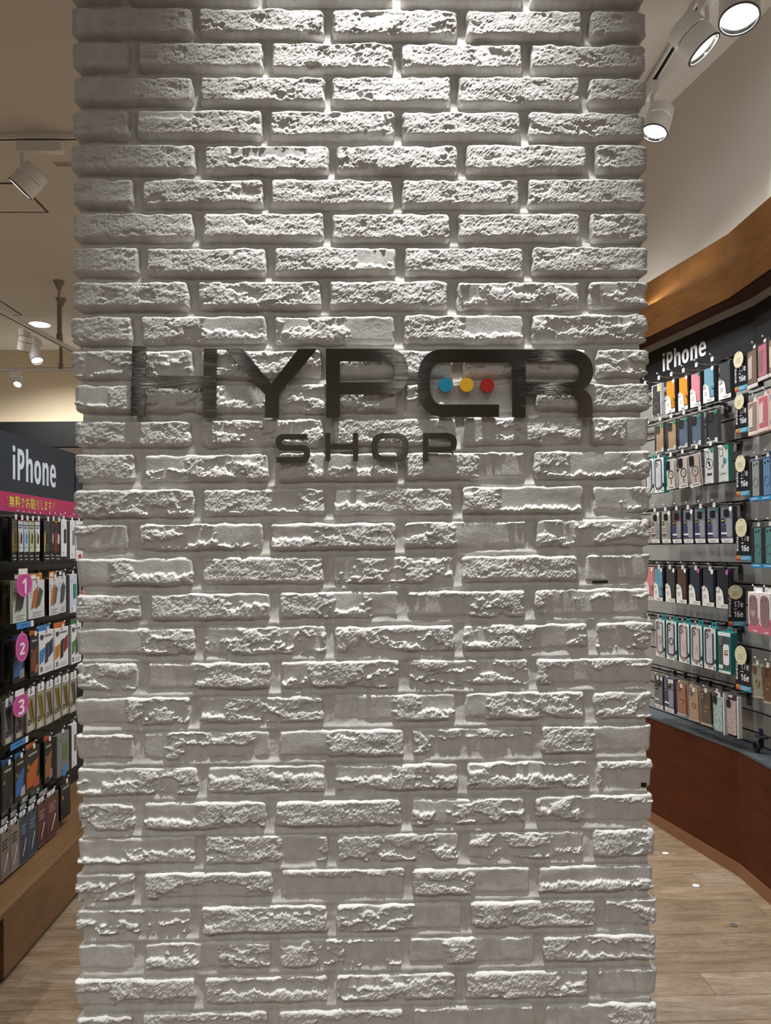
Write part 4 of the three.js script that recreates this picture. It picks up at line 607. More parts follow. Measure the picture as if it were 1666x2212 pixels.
// model cards with a cream price disc, one per row, and the near stretch beyond them
const CARD = [['top', -0.103, 2.183, 0.168, 0.084], ['second', -0.104, 1.996, 0.172, 0.08], ['third', -0.104, 1.717, 0.175, 0.087], ['fourth', -0.102, 1.433, 0.172, 0.096], ['fifth', -0.05, 1.14, 0.17, 0.075, 1.15], ['bottom', -0.086, 0.858, 0.19, 0.1]];
for (const [row, s, y, h, w, turn] of CARD) {
  const t = thing('model_card', `black model card lettered iPhone 16e in the ${row} row beside the bend`, 'sign card', onFar(s, y, 0.168), rightAngle + (turn ?? 0), 'black model cards');
  part('card', rbox(w, h, 0.002, 0, h / 2, 0, 0.0005), C(0x11131a, 0.45), t);
  part('side_lettering', textGeo('iPhone', h * 0.52, w * 0.16, 0.0006).rotateZ(-Math.PI / 2).translate(-w * 0.47, h * 0.76, 0.001), C(0xd8d8dc, 0.5), t);
  part('model_lettering', mergeGeometries([textGeo('16e', w * 0.5, h * 0.155, 0.0006).translate(-w * 0.16, h * 0.24, 0.001), textGeo('17e', w * 0.5, h * 0.155, 0.0006).translate(-w * 0.16, h * 0.50, 0.001), box(w * 0.16, h * 0.018, 0.0006, -w * 0.08, h * 0.45, 0.0013)]), C(0xe8e8ec, 0.5), t);
  part('yellow_corner', box(w * 0.22, h * 0.12, 0.0008, -w * 0.37, h * 0.07, 0.0013), C(0xd08a1a, 0.5), t); part('red_corner', box(w * 0.22, h * 0.05, 0.001, -w * 0.37, h * 0.028, 0.0014), C(0xb52a20, 0.5), t); const b = part('blue_corner', box(w * 0.72, h * 0.12, 0.0008, w * 0.12, h * 0.07, 0.0013), C(0x3f93b8, 0.5), t); part('blue_print', lines(w * 0.1, h * 0.09, w * 0.55, 2, 0.007, 0.002, 0.002), M.white, b);
  const p = thing('price_disc', `cream round price disc hanging before the ${row} row model card`, 'price tag', onFar(turn ? -0.055 : s + 0.004, y + h * (row === 'fifth' ? 0.72 : 0.62), 0.178), rightAngle + (turn ?? 0), 'cream price discs');
  part('disc', disc(w * 0.40, 0.0016, 0, 0, 0, 28).scale(turn ? 1 : 0.92, 1.06, 1).translate(0, w * 0.40, 0), M.cream, p); part('print', lines(0, w * 0.45, w * 0.34, 3, 0.008, 0.0012, 0.002), C(0xbdb48e, 0.6), p); part('clip_wire', tube([[0, w * 0.66, -0.006], [0.002, w * 0.74, 0.002], [0, w * 0.88, -0.004]], 0.0012, 8, 5), M.darkMetal, p);
}
const NEARROWS = [
  ['top', 'boxed cases past the bend', [['tallBox', 0.285, 2.162, 0.164, 0.086, { carton: 0x2a2220, color: 0x7b6759, foot: 0xd5cfca, info: 0xb9aca6 }, 'taupe case carton with white foot'], ['tallBox', 0.367, 2.177, 0.152, 0.082, { carton: 0x2b2326, color: 0xb9737f, foot: 0xd9cfd0, info: 0x8e6a6c }, 'dusty pink case carton'], ['tallBox', 0.45, 2.177, 0.152, 0.082, { carton: 0x2b2326, color: 0x8b7a70, foot: 0xd9cfd0 }, 'brown case carton at the picture edge']]],
  ['second', 'boxed cases past the bend', [['tallBox', 0.283, 1.964, 0.142, 0.08, { carton: 0xd3b9ab, color: 0x8b7f78, foot: 0xdcc8bc }, 'cream carton with grey glitter case'], ['tallBox', 0.366, 1.966, 0.148, 0.082, { carton: 0xd9b5ac, color: 0xc0697a, foot: 0xe0c8be }, 'cream carton with rose glitter case'], ['tallBox', 0.45, 1.966, 0.148, 0.082, { carton: 0xd9b5ac, color: 0x9a8f98, foot: 0xe0c8be }, 'cream carton at the picture edge']]],
  ['third', 'boxed cases past the bend', [['tallBox', 0.287, 1.685, 0.174, 0.084, { carton: 0x4a4e52, color: 0x8d9494, foot: 0x2d88c0, band: 1 }, 'grey magnet case carton with blue foot'], ['tallBox', 0.374, 1.683, 0.177, 0.086, { carton: 0x3d4c66, color: 0x5f86ac, foot: 0x2d88c0, band: 1 }, 'sky blue magnet case carton']]],
  ['fourth', 'boxed cases past the bend', [['tallBox', 0.294, 1.405, 0.174, 0.086, { carton: 0x33393c, color: 0x4f7c7d, foot: 0x2d88c0, band: 1 }, 'sea green magnet case carton beside the model card'], ['tallBox', 0.382, 1.405, 0.174, 0.086, { carton: 0x33393c, color: 0x548384, foot: 0x2d88c0, band: 1 }, 'sea green magnet case carton at the picture edge']]],
  ['fifth', 'boxed cases past the bend', [['heartBox', 0.256, 1.130, 0.172, 0.088, { heart: 1 }, 'white and pink carton printed with a heart'], ['heartBox', 0.346, 1.130, 0.174, 0.09, {}, 'white and pink carton without heart']]],
  ['bottom', 'boxed cases past the bend', [['ringCase', 0.264, 0.857, 0.142, 0.088, { color: 0x9ba392, card: 0x8c8577 }, 'pale green case pack with gold ring', 0.12], ['ringCase', 0.346, 0.850, 0.152, 0.086, { color: 0x6b4630, card: 0x8a6a50, cam: 0x4a2f20 }, 'copper case pack with gold ring', 0.1]]],
];
for (const [row, group, items] of NEARROWS) for (const [kind, s, y, h, w, o, look, tilt] of items)
  product(kind, 'phone_case_carton', `${look}, ${row} row past the model cards`, 'phone case', onWall('near', s, y, 0.145), wallTurn.near, w, h, o, group, `chrome hook holding the ${look}`, 'chrome hooks past the bend', 0.2, tilt ?? 0);
{
  const t = thing('display_stand', 'small black gadget with a round foot standing on the grey ledge', 'stand', onWall('near', 0.085, 0.578, 0.055), wallTurn.near);
  part('foot', new THREE.TorusGeometry(0.018, 0.008, 8, 20).translate(0, 0.026, 0.02), M.black, t); part('post', rbox(0.014, 0.05, 0.02, 0, 0.045, 0.0, 0.003), M.black, t); part('tray', rbox(0.05, 0.012, 0.04, 0.012, 0.072, 0.004, 0.003), C(0x2b2f38, 0.4), t); part('clip', rbox(0.02, 0.03, 0.012, 0, 0.093, 0, 0.003), C(0x20294a, 0.4), t);
}
for (const [x, z, col, what] of [[1.428, -3.61, 0xd9dcda, 'white round floor dot farthest from the camera'], [1.424, -3.262, 0xd9dcda, 'white round floor dot between the other two'], [1.422, -2.921, 0x5b5857, 'dark grey round floor dot on the oak planks']]) {
  const t = thing('floor_dot', what, 'floor marker', [x, 0, z], 0, 'floor dots along the counter'); part('disc', cyl(0.0145, 0.003, 0, 0.0015, 0, 24), C(col, 0.35), t);
}

// ------------------------------------------------------------------ left gondola
const GX = -1.598, LT = Math.PI / 2;
{
  const t = thing('oak_platform', 'low oak platform under the screen film rack', 'platform', [-1.45, 0, -3.5]);
  const L = 1.8, zc = -2.625 - L / 2 + 3.5;
  part('front_board', rbox(0.02, 0.212, L, -1.296 + 1.45, 0.018 + 0.106, zc, 0.002).rotateY(0), M.oak, t); part('end_board', box(0.30, 0.212, 0.018, -1.45 + 1.45, 0.124, zc + L / 2 - 0.012), M.oak, t);
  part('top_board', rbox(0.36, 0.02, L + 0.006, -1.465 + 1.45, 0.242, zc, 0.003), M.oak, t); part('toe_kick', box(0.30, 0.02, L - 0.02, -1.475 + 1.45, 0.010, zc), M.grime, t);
  for (const m of t.children) { const p = m.geometry.attributes.position, uv = m.geometry.attributes.uv; for (let i = 0; i < p.count; i++) uv.setXY(i, p.getZ(i) * 0.8, (p.getX(i) + p.getY(i)) * 1.6); }
  const n = thing('oak_platform', 'oak topped low platform at the picture edge, standing before the film rack', 'platform', [-1.45, 0, -2.2]);
  const top = part('top_board', rbox(0.42, 0.022, 0.84, -0.04, 0.245, 0.0, 0.003), M.oak, n); { const p = top.geometry.attributes.position, uv = top.geometry.attributes.uv; for (let i = 0; i < p.count; i++) uv.setXY(i, p.getZ(i) * 0.8, p.getX(i) * 1.6); }
  part('body', box(0.30, 0.234, 0.80, -0.10, 0.117, -0.0), C(0x2a160c, 0.7), n);
}
{
  const t = thing('film_rack', 'tall black back panel of the screen film rack', 'display rack', [GX, 0.253, -3.5]);
  part('back_board', box(0.02, 1.77, 1.75, -0.028, 0.885, -0.01), C(0x101216, 0.6), t);
  for (const y of [1.445, 1.205, 0.955, 0.735, 0.475]) part('cross_bar', rbox(0.05, 0.022, 1.73, 0.016, y - 0.253 + 0.222, 0, 0.002), M.panelBlack, t);
  part('end_post', rbox(0.03, 1.40, 0.03, 0, 0.70, -0.86, 0.002), C(0x1a1c20, 0.5), t);
  const h = thing('header_sign', 'dark blue header panel lettered iPhone above the screen film', 'sign', [GX, 1.768, -3.5], LT);
  part('sign_board', box(1.75, 0.265, 0.014, 0, 0.1325, -0.007), M.header, h); part('lettering', textGeo('iPhone', 0.455, 0.155, 0.002).translate(-0.155, 0.058, 0.0), C(0xd9e2ee, 0.5), h); part('side_strip', box(0.05, 0.262, 0.004, 0.575, 0.131, 0.002), C(0x24364a, 0.4), h);
  // pink banner with its sentence, printed on a canvas
  const cv = document.createElement('canvas'); cv.width = 1024; cv.height = 128; const c = cv.getContext('2d'); c.fillStyle = '#b52a62'; c.fillRect(0, 0, 1024, 128); c.lineCap = 'round'; c.lineJoin = 'round';
  const G = {
    q1: [[4, 2, 3, 7], [8, 2, 7, 7]], q2: [[4, 2, 3, 7], [8, 2, 7, 7]],
    mu: [[5, 1, 2, 6], [4, 4, 18, 4], [1, 9, 19, 9], [2, 14, 18, 14], [5, 4, 5, 14], [9, 4, 9, 14], [13, 4, 13, 14], [17, 4, 17, 14], [3, 16, 2, 19], [7, 16, 8, 19], [12, 16, 13, 19], [17, 16, 18, 19]],
    ryo: [[2, 2, 3, 6], [9, 2, 8, 6], [5, 1, 5, 19], [1, 9, 10, 9], [5, 9, 1, 15], [5, 9, 9, 14], [12, 3, 14, 5], [11, 8, 13, 10], [10, 14, 19, 12], [16, 1, 16, 19]],
    de: [[3, 5, 16, 4], [12, 5, 8, 9, 7, 13, 9, 17, 13, 18], [14, 8, 16, 10], [17, 7, 19, 9]],
    o: [[2, 6, 12, 5], [7, 1, 7, 16, 4, 18, 3, 14, 10, 10, 16, 11, 17, 15, 13, 18], [15, 3, 18, 6]],
    ha: [[2, 2, 8, 2, 8, 14, 2, 14, 2, 2], [2, 6, 8, 6], [2, 10, 8, 10], [3, 15, 1, 19], [7, 15, 9, 19], [14, 1, 14, 9], [14, 5, 19, 5], [11, 10, 19, 10, 19, 18, 11, 18, 11, 10]],
    ri: [[5, 2, 5, 10, 6, 12], [14, 2, 14, 12, 12, 16, 9, 19]], shi: [[6, 2, 6, 14, 8, 18, 12, 18, 16, 15]],
    ma: [[3, 5, 17, 5], [4, 9, 16, 9], [10, 1, 10, 16, 6, 18, 4, 15, 9, 13, 16, 17]], su: [[2, 5, 18, 5], [11, 1, 11, 12, 8, 13, 7, 10, 11, 9, 12, 14, 8, 19]], ex: [[10, 2, 10, 13], [10, 17, 10, 17.3]],
  };
  let x = 0; for (const [g, w, adv] of [['q1', 3, 46], ['mu', 10, 100], ['ryo', 10, 100], ['de', 9, 80], ['o', 10, 100], ['ha', 10, 100], ['ri', 9, 84], ['shi', 9, 78], ['ma', 9, 86], ['su', 9, 86], ['ex', 9, 56], ['q2', 3, 50]]) {
    for (const [style, lw] of [['#5a1230', w + 7], ['#e8d254', w]]) { c.strokeStyle = style; c.lineWidth = lw; for (const s of G[g]) { c.beginPath(); for (let i = 0; i < s.length; i += 2) { const px = 10 + x + s[i] * (adv - 12) / 20, py = 12 + s[i + 1] * 5; i ? c.lineTo(px, py) : c.moveTo(px, py); } c.stroke(); } }
    x += adv;
  }
  const tex = new THREE.CanvasTexture(cv); tex.colorSpace = THREE.SRGBColorSpace;
  const b = thing('banner_strip', 'magenta banner strip with yellow Japanese lettering under the dark blue header', 'banner', [GX, 1.682, -3.5], LT);
  part('banner_board', box(1.75, 0.086, 0.012, 0, 0.043, -0.004), M.pink, b);
  const pr = new THREE.PlaneGeometry(0.56, 0.070); part('print', pr.translate(0.06, 0.046, 0.0026), std(0xffffff, 0.45, { map: tex }), b);
}
const KL = {
  film(t, w, h, o) {      // slim film pack: white head, coloured slit, black foot
    part('pack', rbox(w, h, 0.012, 0, h / 2, 0.006), C(o.side ?? 0x15161a, 0.5), t); part('front_card', box(w * 0.94, h * 0.72, 0.001, 0, h * 0.60, 0.0125), C(o.front ?? 0xd9d9dc, 0.5), t);
    part('slit', poly([[-w * 0.46, h * 0.22], [-w * 0.30, h * 0.22], [-w * 0.22, h * 0.55], [-w * 0.32, h * 0.74], [-w * 0.46, h * 0.66]], 0.0006, 0.0131), C(o.slit ?? 0x9a8f3a, 0.5), t); part('figure', poly([[-w * 0.1, h * 0.45], [w * 0.2, h * 0.42], [w * 0.3, h * 0.62], [0, h * 0.70]], 0.0006, 0.0131), C(o.fig ?? 0x33353b, 0.5), t);
    part('print', mergeGeometries([lines(0, h * 0.86, w * 0.8, 2, 0.010, 0.0134, 0.004), lines(0, h * 0.34, w * 0.5, 1, 0.004, 0.0134)]), C(0x2b2d33, 0.6), t); part('top_band', box(w * 0.9, h * 0.03, 0.0008, 0, h * 0.975, 0.0130), C(o.band ?? 0x8d4a44, 0.5), t); part('foot_print', mergeGeometries([lines(0, h * 0.14, w * 0.6, 1, 0.004, 0.0124, 0.003), lines(w * 0.1, h * 0.06, w * 0.5, 1, 0.004, 0.0124, 0.003)]), C(0xc9c9cc, 0.5), t);
  },
  figured(t, w, h, o) {   // white film pack with diagonal patches and a coloured hang card
    part('pack', rbox(w, h, 0.012, 0, h / 2, 0.006), C(o.front ?? 0xc8ccd0, 0.5), t); part('hang_card', rbox(w * 0.8, 0.034, 0.003, w * 0.05, h + 0.012, 0.004, 0.001), C(o.card, 0.5), t); part('card_patch', box(w * 0.34, 0.016, 0.0008, -w * 0.1, h + 0.014, 0.0062), M.white, t);
    part('patch', poly([[-w * 0.36, h * 0.25], [-w * 0.1, h * 0.3], [w * 0.12, h * 0.66], [w * 0.06, h * 0.86], [-w * 0.2, h * 0.7]], 0.0006, 0.0122), C(o.a, 0.5), t); part('patch', poly([[-w * 0.1, h * 0.24], [w * 0.2, h * 0.34], [w * 0.4, h * 0.7], [w * 0.16, h * 0.82]], 0.0006, 0.0124), C(o.b, 0.5), t);
    part('print', mergeGeometries([lines(w * 0.05, h * 0.16, w * 0.6, 3, 0.008, 0.0126), lines(-w * 0.34, h * 0.8, w * 0.14, 4, 0.012, 0.0126, 0.003)]), C(0x5b5d60, 0.6), t); part('side_face', box(0.002, h * 0.98, 0.011, -w * 0.49, h / 2, 0.006), C(o.side ?? 0x8d6a3a, 0.5), t);
  },
  plain(t, w, h, o) {     // tall white carton with a dark device picture
    part('pack', rbox(w, h, 0.02, 0, h / 2, 0.010), C(o.front ?? 0xdfdfe0, 0.5), t); part('side_face', box(0.002, h * 0.97, 0.018, -w * 0.49, h / 2, 0.010), C(0x6c6e72, 0.5), t);
    part('device_picture', plate(w * 0.42, h * 0.38, 0.004, 0.0006, w * 0.16, h * 0.55, 0.0202), C(o.fig ?? 0x2b2c30, 0.4), t); part('print', mergeGeometries([lines(-w * 0.2, h * 0.85, w * 0.14, 2, 0.008, 0.0206), lines(0, h * 0.12, w * 0.5, 1, 0.006, 0.0206, 0.003)]), INK, t); part('sticker', disc(w * 0.2, 0.001, w * 0.08, h * 0.08, 0.0208, 12), C(o.sticker ?? 0xd9e0e2, 0.5), t);
  },
  splitCard(t, w, h, o) { // white card with two slanted colour panels and the figure 8
    part('pack', rbox(w, h, 0.012, 0, h / 2, 0.006), C(0xd5d8db, 0.5), t); part('side_face', box(0.002, h * 0.98, 0.011, w * 0.49, h / 2, 0.006), C(0x6c6f75, 0.5), t); part('hang_card', rbox(w * 0.8, 0.03, 0.003, -w * 0.05, h + 0.010, 0.004, 0.001), C(o.card, 0.5), t);
    part('patch', poly([[-w * 0.46, h * 0.24], [-w * 0.2, h * 0.30], [-w * 0.04, h * 0.62], [-w * 0.46, h * 0.56]], 0.0006, 0.0122), C(o.a, 0.5), t); part('patch', poly([[-w * 0.12, h * 0.22], [w * 0.1, h * 0.26], [w * 0.14, h * 0.72], [-w * 0.06, h * 0.68]], 0.0006, 0.0124), C(o.b, 0.5), t); part('patch', poly([[w * 0.14, h * 0.34], [w * 0.44, h * 0.46], [w * 0.44, h * 0.80], [w * 0.16, h * 0.70]], 0.0006, 0.0126), C(o.c, 0.5), t);
    const e = part('emblem', poly([[-w * 0.42, h * 0.92], [-w * 0.2, h * 0.92], [-w * 0.2, h * 0.84], [-w * 0.31, h * 0.79], [-w * 0.42, h * 0.84]], 0.0008, 0.0122), C(0x33363b, 0.5), t); part('print', lines(w * 0.12, h * 0.88, w * 0.5, 1, 0.006, 0.0125, 0.008), C(0x6a6c70, 0.6), t);
    part('figure_eight', textGeo('8', w * 0.17, h * 0.12, 0.0005).translate(-w * 0.42, h * 0.06, 0.0122), C(0x3a3c40, 0.5), t); part('foot_print', lines(w * 0.14, h * 0.13, w * 0.5, 3, 0.006, 0.0124), C(0x8a8c90, 0.6), t);
  },
  dark(t, w, h, o) {      // black pack with a slanted colour picture
    part('pack', rbox(w, h, 0.012, 0, h / 2, 0.006), C(0x101115, 0.45), t); part('hang_card', rbox(w * 0.6, 0.026, 0.003, -w * 0.05, h + 0.006, 0.004, 0.001), C(o.card, 0.5), t); part('patch', poly([[-w * 0.42, h * 0.14], [w * 0.2, h * 0.14], [w * 0.4, h * 0.72], [-w * 0.1, h * 0.62], [-w * 0.42, h * 0.46]], 0.0006, 0.0122), C(o.a, 0.5), t);
    part('label', poly([[0, h * 0.08], [w * 0.44, h * 0.08], [w * 0.44, h * 0.30], [w * 0.1, h * 0.26]], 0.0006, 0.0130), C(o.b, 0.5), t); part('print', lines(0, h * 0.86, w * 0.6, 1, 0.008, 0.0125, 0.008), C(0x9a9a98, 0.6), t); part('badge', disc(w * 0.08, 0.0006, -w * 0.3, h * 0.62, 0.0130, 12), C(0xa87a2a, 0.4), t);
  },
  olive(t, w, h, o) {     // clear pack with a gold device and a white hang tag
    part('pack', rbox(w, h, 0.012, 0, h / 2, 0.006), C(o.card ?? 0x9a988e, 0.45), t); part('hang_tag', rbox(w * 0.84, 0.034, 0.002, 0, h - 0.006, 0.0132, 0.001), C(0xdadcdf, 0.5), t); part('tag_mark', poly([[-w * 0.2, h - 0.014], [-w * 0.1, h - 0.014], [w * 0.2, h + 0.002], [w * 0.1, h + 0.002]], 0.0005, 0.0144), M.black, t);
    part('device_body', poly([[-w * 0.34, h * 0.80], [w * 0.18, h * 0.80], [w * 0.42, h * 0.2], [w * 0.05, h * 0.2]], 0.002, 0.0122), C(o.color, 0.35, 0.3), t); part('device_line', poly([[-w * 0.1, h * 0.76], [w * 0.02, h * 0.76], [w * 0.30, h * 0.24], [w * 0.2, h * 0.24]], 0.0006, 0.0144), C(0x3a351c, 0.4), t);
    part('ring_mark', ringGeo(w * 0.15, w * 0.05, 0.0005, -w * 0.24, h * 0.24, 0.0126), M.black, t); part('foot_label', box(w * 0.6, h * 0.12, 0.0006, -w * 0.1, h * 0.085, 0.0126), C(0xb5b39f, 0.5), t);
  },
  tagged(t, w, h, o) {    // coloured pack with fold-over white tags at the top
    part('pack', rbox(w, h, 0.018, 0, h / 2, 0.009), C(o.color, 0.4), t); part('pen_picture', poly([[-w * 0.16, h * 0.16], [-w * 0.10, h * 0.15], [w * 0.26, h * 0.46], [w * 0.20, h * 0.50]], 0.0006, 0.0182), C(0xc9c5c6, 0.4), t); part('print', mergeGeometries([lines(-w * 0.05, h * 0.78, w * 0.6, 3, 0.014, 0.0185, 0.008)]), C(o.ink, 0.5), t); part('edge_line', extr(frameShape(w * 0.98, h * 0.98, 0.002, 0.0015), 0.0006).translate(0, h / 2, 0.0182), C(0x8c8684, 0.4), t);
    for (const k of [0, 1, 2]) { const g = part('top_tag', rbox(w * 0.7, 0.022, 0.002, -w * 0.1, h + 0.006 + k * 0.002, 0.014 - k * 0.034, 0.001), C(0xd6dadd, 0.45), t); }
    part('tag_hole', disc(0.007, 0.0012, w * 0.12, h - 0.004, 0.0192, 14), M.black, t);
  },
};
for (const k in KL) K[k] = KL[k];
// rows: [kind, centre distance down the aisle, foot height, height, width, options, look]
const LROWS = [
  ['top', 'film packs in the top rack row', [['film', 2.945, 1.462, 0.172, 0.044, { front: 0x5a5642, slit: 0x8a7d2a }, 'olive edged film pack at the picture edge'], ['film', 2.997, 1.461, 0.172, 0.044, { front: 0xd0cddb, fig: 0x2b2f4a }, 'lavender film pack'], ['film', 3.043, 1.461, 0.172, 0.043, { front: 0xb9c9da, fig: 0x3f86b8, slit: 0x8aa4c0 }, 'pale blue film pack'], ['film', 3.092, 1.460, 0.174, 0.05, { front: 0xb9c2a6, fig: 0x3d4a34 }, 'pale green film pack'], ['film', 3.146, 1.460, 0.176, 0.047, { front: 0xd6d7da }, 'plain white film pack'], ['film', 3.238, 1.460, 0.178, 0.062, { front: 0x3b3c40, slit: 0xb59a2a, fig: 0x1b1c20 }, 'black film pack with yellow slit'], ['film', 3.292, 1.461, 0.180, 0.046, { front: 0x2a2c2e, slit: 0x2a2c2e, fig: 0x9a9ea2, band: 0x3a4a3a }, 'black film pack with grey figure'], ['film', 3.350, 1.458, 0.182, 0.07, { front: 0x4a2a2a, slit: 0xa81f24, fig: 0xb9bcc0, band: 0xc9a52a }, 'black and red film pack'], ['plain', 3.40, 1.478, 0.17, 0.062, {}, 'white carton with black square'], ['plain', 3.497, 1.467, 0.18, 0.06, { fig: 0x77797c }, 'white carton with grey picture'], ['plain', 3.578, 1.458, 0.19, 0.088, { fig: 0x4a5054, sticker: 0xc23a22 }, 'white carton with dark device next to the pillar']]],
  ['second', 'film packs in the second rack row', [['figured', 2.99, 1.220, 0.168, 0.115, { card: 0x171b22, a: 0x40424a, b: 0x2e3036, front: 0xc2cfc4, side: 0x1a1c22 }, 'pale green film pack behind rank disc one'], ['figured', 3.14, 1.224, 0.158, 0.15, { card: 0xb5731f, a: 0xa8622a, b: 0x4a4a44, side: 0x6a4420 }, 'white film pack with orange hang card'], ['figured', 3.31, 1.221, 0.164, 0.10, { card: 0xb5731f, a: 0xa8622a, b: 0x5a564c, side: 0x6a4420 }, 'narrower white film pack with orange card'], ['figured', 3.40, 1.224, 0.166, 0.08, { card: 0x20343e, a: 0x2a4a52, b: 0x4a4c4c, side: 0x1c2a3a }, 'white film pack with dark teal card'], ['plain', 3.505, 1.216, 0.18, 0.084, { front: 0xc2c9d6, fig: 0x1d7a72 }, 'pale carton with teal picture']]],
  ['third', 'film packs in the third rack row', [['dark', 2.98, 0.985, 0.168, 0.10, { card: 0x1f3a66, a: 0x2f5f9a, b: 0x8a8d94 }, 'black film pack behind rank disc two'], ['dark', 3.115, 0.984, 0.172, 0.076, { card: 0xb5632a, a: 0x6a3a22, b: 0x9a5a52 }, 'black film pack with orange card'], ['splitCard', 3.232, 0.980, 0.182, 0.144, { card: 0x2f74b0, a: 0x3a78a8, b: 0x2a3040, c: 0x1f2a52 }, 'white film pack with blue panels'], ['splitCard', 3.39, 0.978, 0.18, 0.15, { card: 0xb9602a, a: 0xb5701f, b: 0x2a1a16, c: 0x7a1f1c }, 'white film pack with orange and red panels'], ['splitCard', 3.56, 0.972, 0.186, 0.12, { card: 0x3a6a44, a: 0x4a7a44, b: 0x2a4a30, c: 0x3f6a3f }, 'white film pack with green panels']]],
  ['fourth', 'pen packs in the fourth rack row', [['olive', 2.90, 0.762, 0.166, 0.07, { color: 0x3a3a3c, card: 0x6e6a72 }, 'grey clear pack behind rank disc three'], ['olive', 2.985, 0.762, 0.164, 0.07, { color: 0x2f3032, card: 0x5a585c }, 'dark grey clear pack beside rank disc three'], ['olive', 3.085, 0.764, 0.168, 0.076, { color: 0x8d7a22 }, 'gold pen pack at the row middle'], ['olive', 3.175, 0.758, 0.178, 0.074, { color: 0x9a851f }, 'bright gold pen pack with two white tags'], ['olive', 3.26, 0.754, 0.176, 0.076, { color: 0x6a6434 }, 'olive pen pack third before the pillar'], ['olive', 3.345, 0.754, 0.178, 0.076, { color: 0x8a7320 }, 'deep gold pen pack second before the pillar'], ['olive', 3.43, 0.756, 0.172, 0.076, { color: 0x7a6a24 }, 'brown gold pen pack beside the pillar'], ['olive', 3.52, 0.748, 0.178, 0.08, { color: 0x55583c }, 'olive green pen pack touching the pillar edge']]],
  ['fifth', 'film packs in the fifth rack row', [['dark', 2.89, 0.515, 0.172, 0.09, { card: 0x1f4f8a, a: 0x14161c, b: 0x2a2c30 }, 'all black film pack with blue card'], ['dark', 2.99, 0.514, 0.172, 0.088, { card: 0x2a68aa, a: 0x2660a0, b: 0xa9a9b0 }, 'black film pack with blue picture'], ['dark', 3.10, 0.514, 0.180, 0.13, { card: 0xb9602a, a: 0xa8581f, b: 0xa84a44 }, 'black film pack with orange picture'], ['dark', 3.25, 0.506, 0.180, 0.082, { card: 0xb9502a, a: 0x8a5a34, b: 0x9a6a62 }, 'black film pack with brown picture'], ['plain', 3.385, 0.498, 0.186, 0.13, { front: 0x6e7474, fig: 0x4f7038, sticker: 0x2a78b8 }, 'grey carton with green picture'], ['plain', 3.51, 0.496, 0.20, 0.06, { front: 0xd3d3da, fig: 0x55555c }, 'white edged carton next to the pillar']]],
  ['bottom', 'pen packs in the bottom rack row', [['tagged', 2.86, 0.264, 0.182, 0.075, { color: 0x6e655f, ink: 0x3a3430 }, 'grey brown pack at the picture edge'], ['tagged', 2.935, 0.262, 0.186, 0.07, { color: 0x7a716a, ink: 0x3a3430 }, 'grey brown pack beside the navy ones'], ['tagged', 3.01, 0.260, 0.19, 0.073, { color: 0x233246, ink: 0x5a6f88 }, 'navy pack beside a grey brown one'], ['tagged', 3.087, 0.260, 0.188, 0.073, { color: 0x27374c, ink: 0x5f748c }, 'navy pack beside a dark red one'], ['tagged', 3.175, 0.266, 0.182, 0.086, { color: 0x4a1f22, ink: 0x8a6a68 }, 'dark red pack beside a navy one'], ['tagged', 3.28, 0.264, 0.182, 0.112, { color: 0x522427, ink: 0x8a6a68 }, 'wider dark red pack'], ['dark', 3.43, 0.288, 0.160, 0.11, { card: 0x2a2420, a: 0x0c0d10, b: 0x1a1b1f }, 'black pack beside the pillar']]],
];
for (const [row, group, items] of LROWS) items.forEach(([kind, z, y, h, w, o, look], i) => {
  const X = -1.412, t = product(kind, { olive: 'pen_pack', tagged: 'pen_pack', plain: 'film_carton' }[kind] ?? 'film_pack', `${look}, ${row} row of the film rack`, 'film pack', [X, y, -z], LT, w, h, o, group, `chrome hook holding the ${look}`, 'chrome hooks on the film rack', 0.20);
  // the packs queued on the same hook behind the front one
  if (kind !== 'plain') for (const k of [1, 2]) {
    const q = thing('queued_pack', `${k === 1 ? 'second' : 'last'} pack on the hook of the ${look}`, 'film pack', [X - 0.036 * k, y + 0.002, -z - 0.003 * k], LT, `packs queued behind the ${row} row`);
    part('pack', rbox(w * 0.96, h * 0.98, 0.012, 0, h / 2, 0.006), C(kind === 'figured' ? 0x5a4326 : kind === 'olive' ? 0x5c584c : kind === 'tagged' ? 0x4f4844 : 0x15161a, 0.5), q); part('edge', box(0.002, h * 0.9, 0.010, -w * 0.485, h / 2, 0.006), C(kind === 'olive' ? 0x8a8880 : kind === 'tagged' ? 0x8a827c : 0x202228, 0.5), q);
  }
});
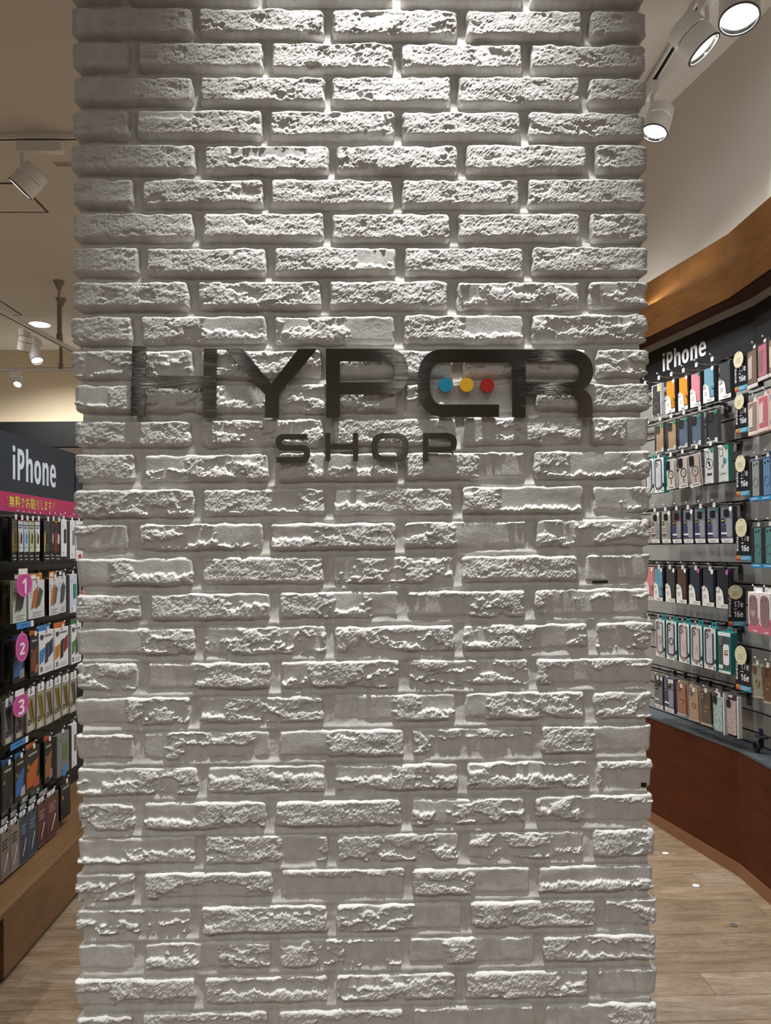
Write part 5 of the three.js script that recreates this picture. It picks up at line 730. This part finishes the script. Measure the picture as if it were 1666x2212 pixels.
for (const [n, z, y, r, ky, word] of [['1', 2.975, 1.322, 0.068, 1.0, 'second'], ['2', 2.955, 1.085, 0.055, 1.02, 'third'], ['3', 2.945, 0.850, 0.068, 0.92, 'fourth']]) {
  const t = thing('rank_disc', `magenta rank disc numbered ${n} on the ${word} row of the film rack`, 'rank sign', [-1.375, y, -z], LT, 'magenta rank discs');
  part('disc', disc(r, 0.0016, 0, 0, 0, 40).scale(1, ky * (n === '2' ? 1.02 : 0.72), 1).translate(0, r * 0.74, 0), M.rankPink, t);
  part('ring_line', ringGeo(r * 0.93, r * 0.03, 0.0005, 0, 0, 0.0009).scale(1, ky * (n === '2' ? 1.02 : 0.72), 1).translate(0, r * 0.74, 0), C(0xe0a8d0, 0.5), t);
  part('numeral', textGeo(n, r * (n === '1' ? 0.5 : 0.74), r * 0.86, 0.0008).translate(-r * (n === '1' ? 0.28 : 0.36), r * 0.22, 0.001), C(0xece6ee, 0.5), t);
  if (n !== '2') part('white_slip', rbox(r * 1.1, r * 0.34, 0.001, -r * 0.2, r * 1.5, 0.001, 0.0004), M.white, t);
}
{
  const t = thing('model_card', 'black model card lettered iPhone beside the pillar, second row of the film rack', 'sign card', [-1.40, 1.255, -3.625], LT, 'black model cards');
  part('card', rbox(0.075, 0.165, 0.002, 0, 0.0825, 0, 0.0005), C(0x11131a, 0.45), t); part('side_lettering', textGeo('iPhone', 0.115, 0.022, 0.0006).rotateZ(-Math.PI / 2).translate(-0.032, 0.145, 0.001), C(0xd8d8dc, 0.5), t); part('orange_corner', box(0.03, 0.05, 0.001, 0.0, 0.035, 0.0015), C(0xb55a2a, 0.5), t);
  for (const [y, z, word] of [[1.196, 3.0, 'second'], [0.735, 2.95, 'fourth']]) { const b = thing('shelf_label', `blue shelf label with white square below the ${word} row of the film rack`, 'label', [-1.39, y, -z], LT, 'blue shelf labels'); part('strip', rbox(0.12, 0.024, 0.002, 0, 0.012, 0, 0.0005), C(0x2f7fc0, 0.5), b); part('white_square', box(0.024, 0.024, 0.001, 0.075, 0.012, 0.0006), M.white, b); part('print', lines(0.01, 0.014, 0.06, 1, 0.004, 0.0013, 0.004), C(0x2a3f8a, 0.5), b); }
}
scene.traverse((o) => { if (o.isMesh) o.castShadow = o.receiveShadow = true; });
renderer.render(scene, camera);
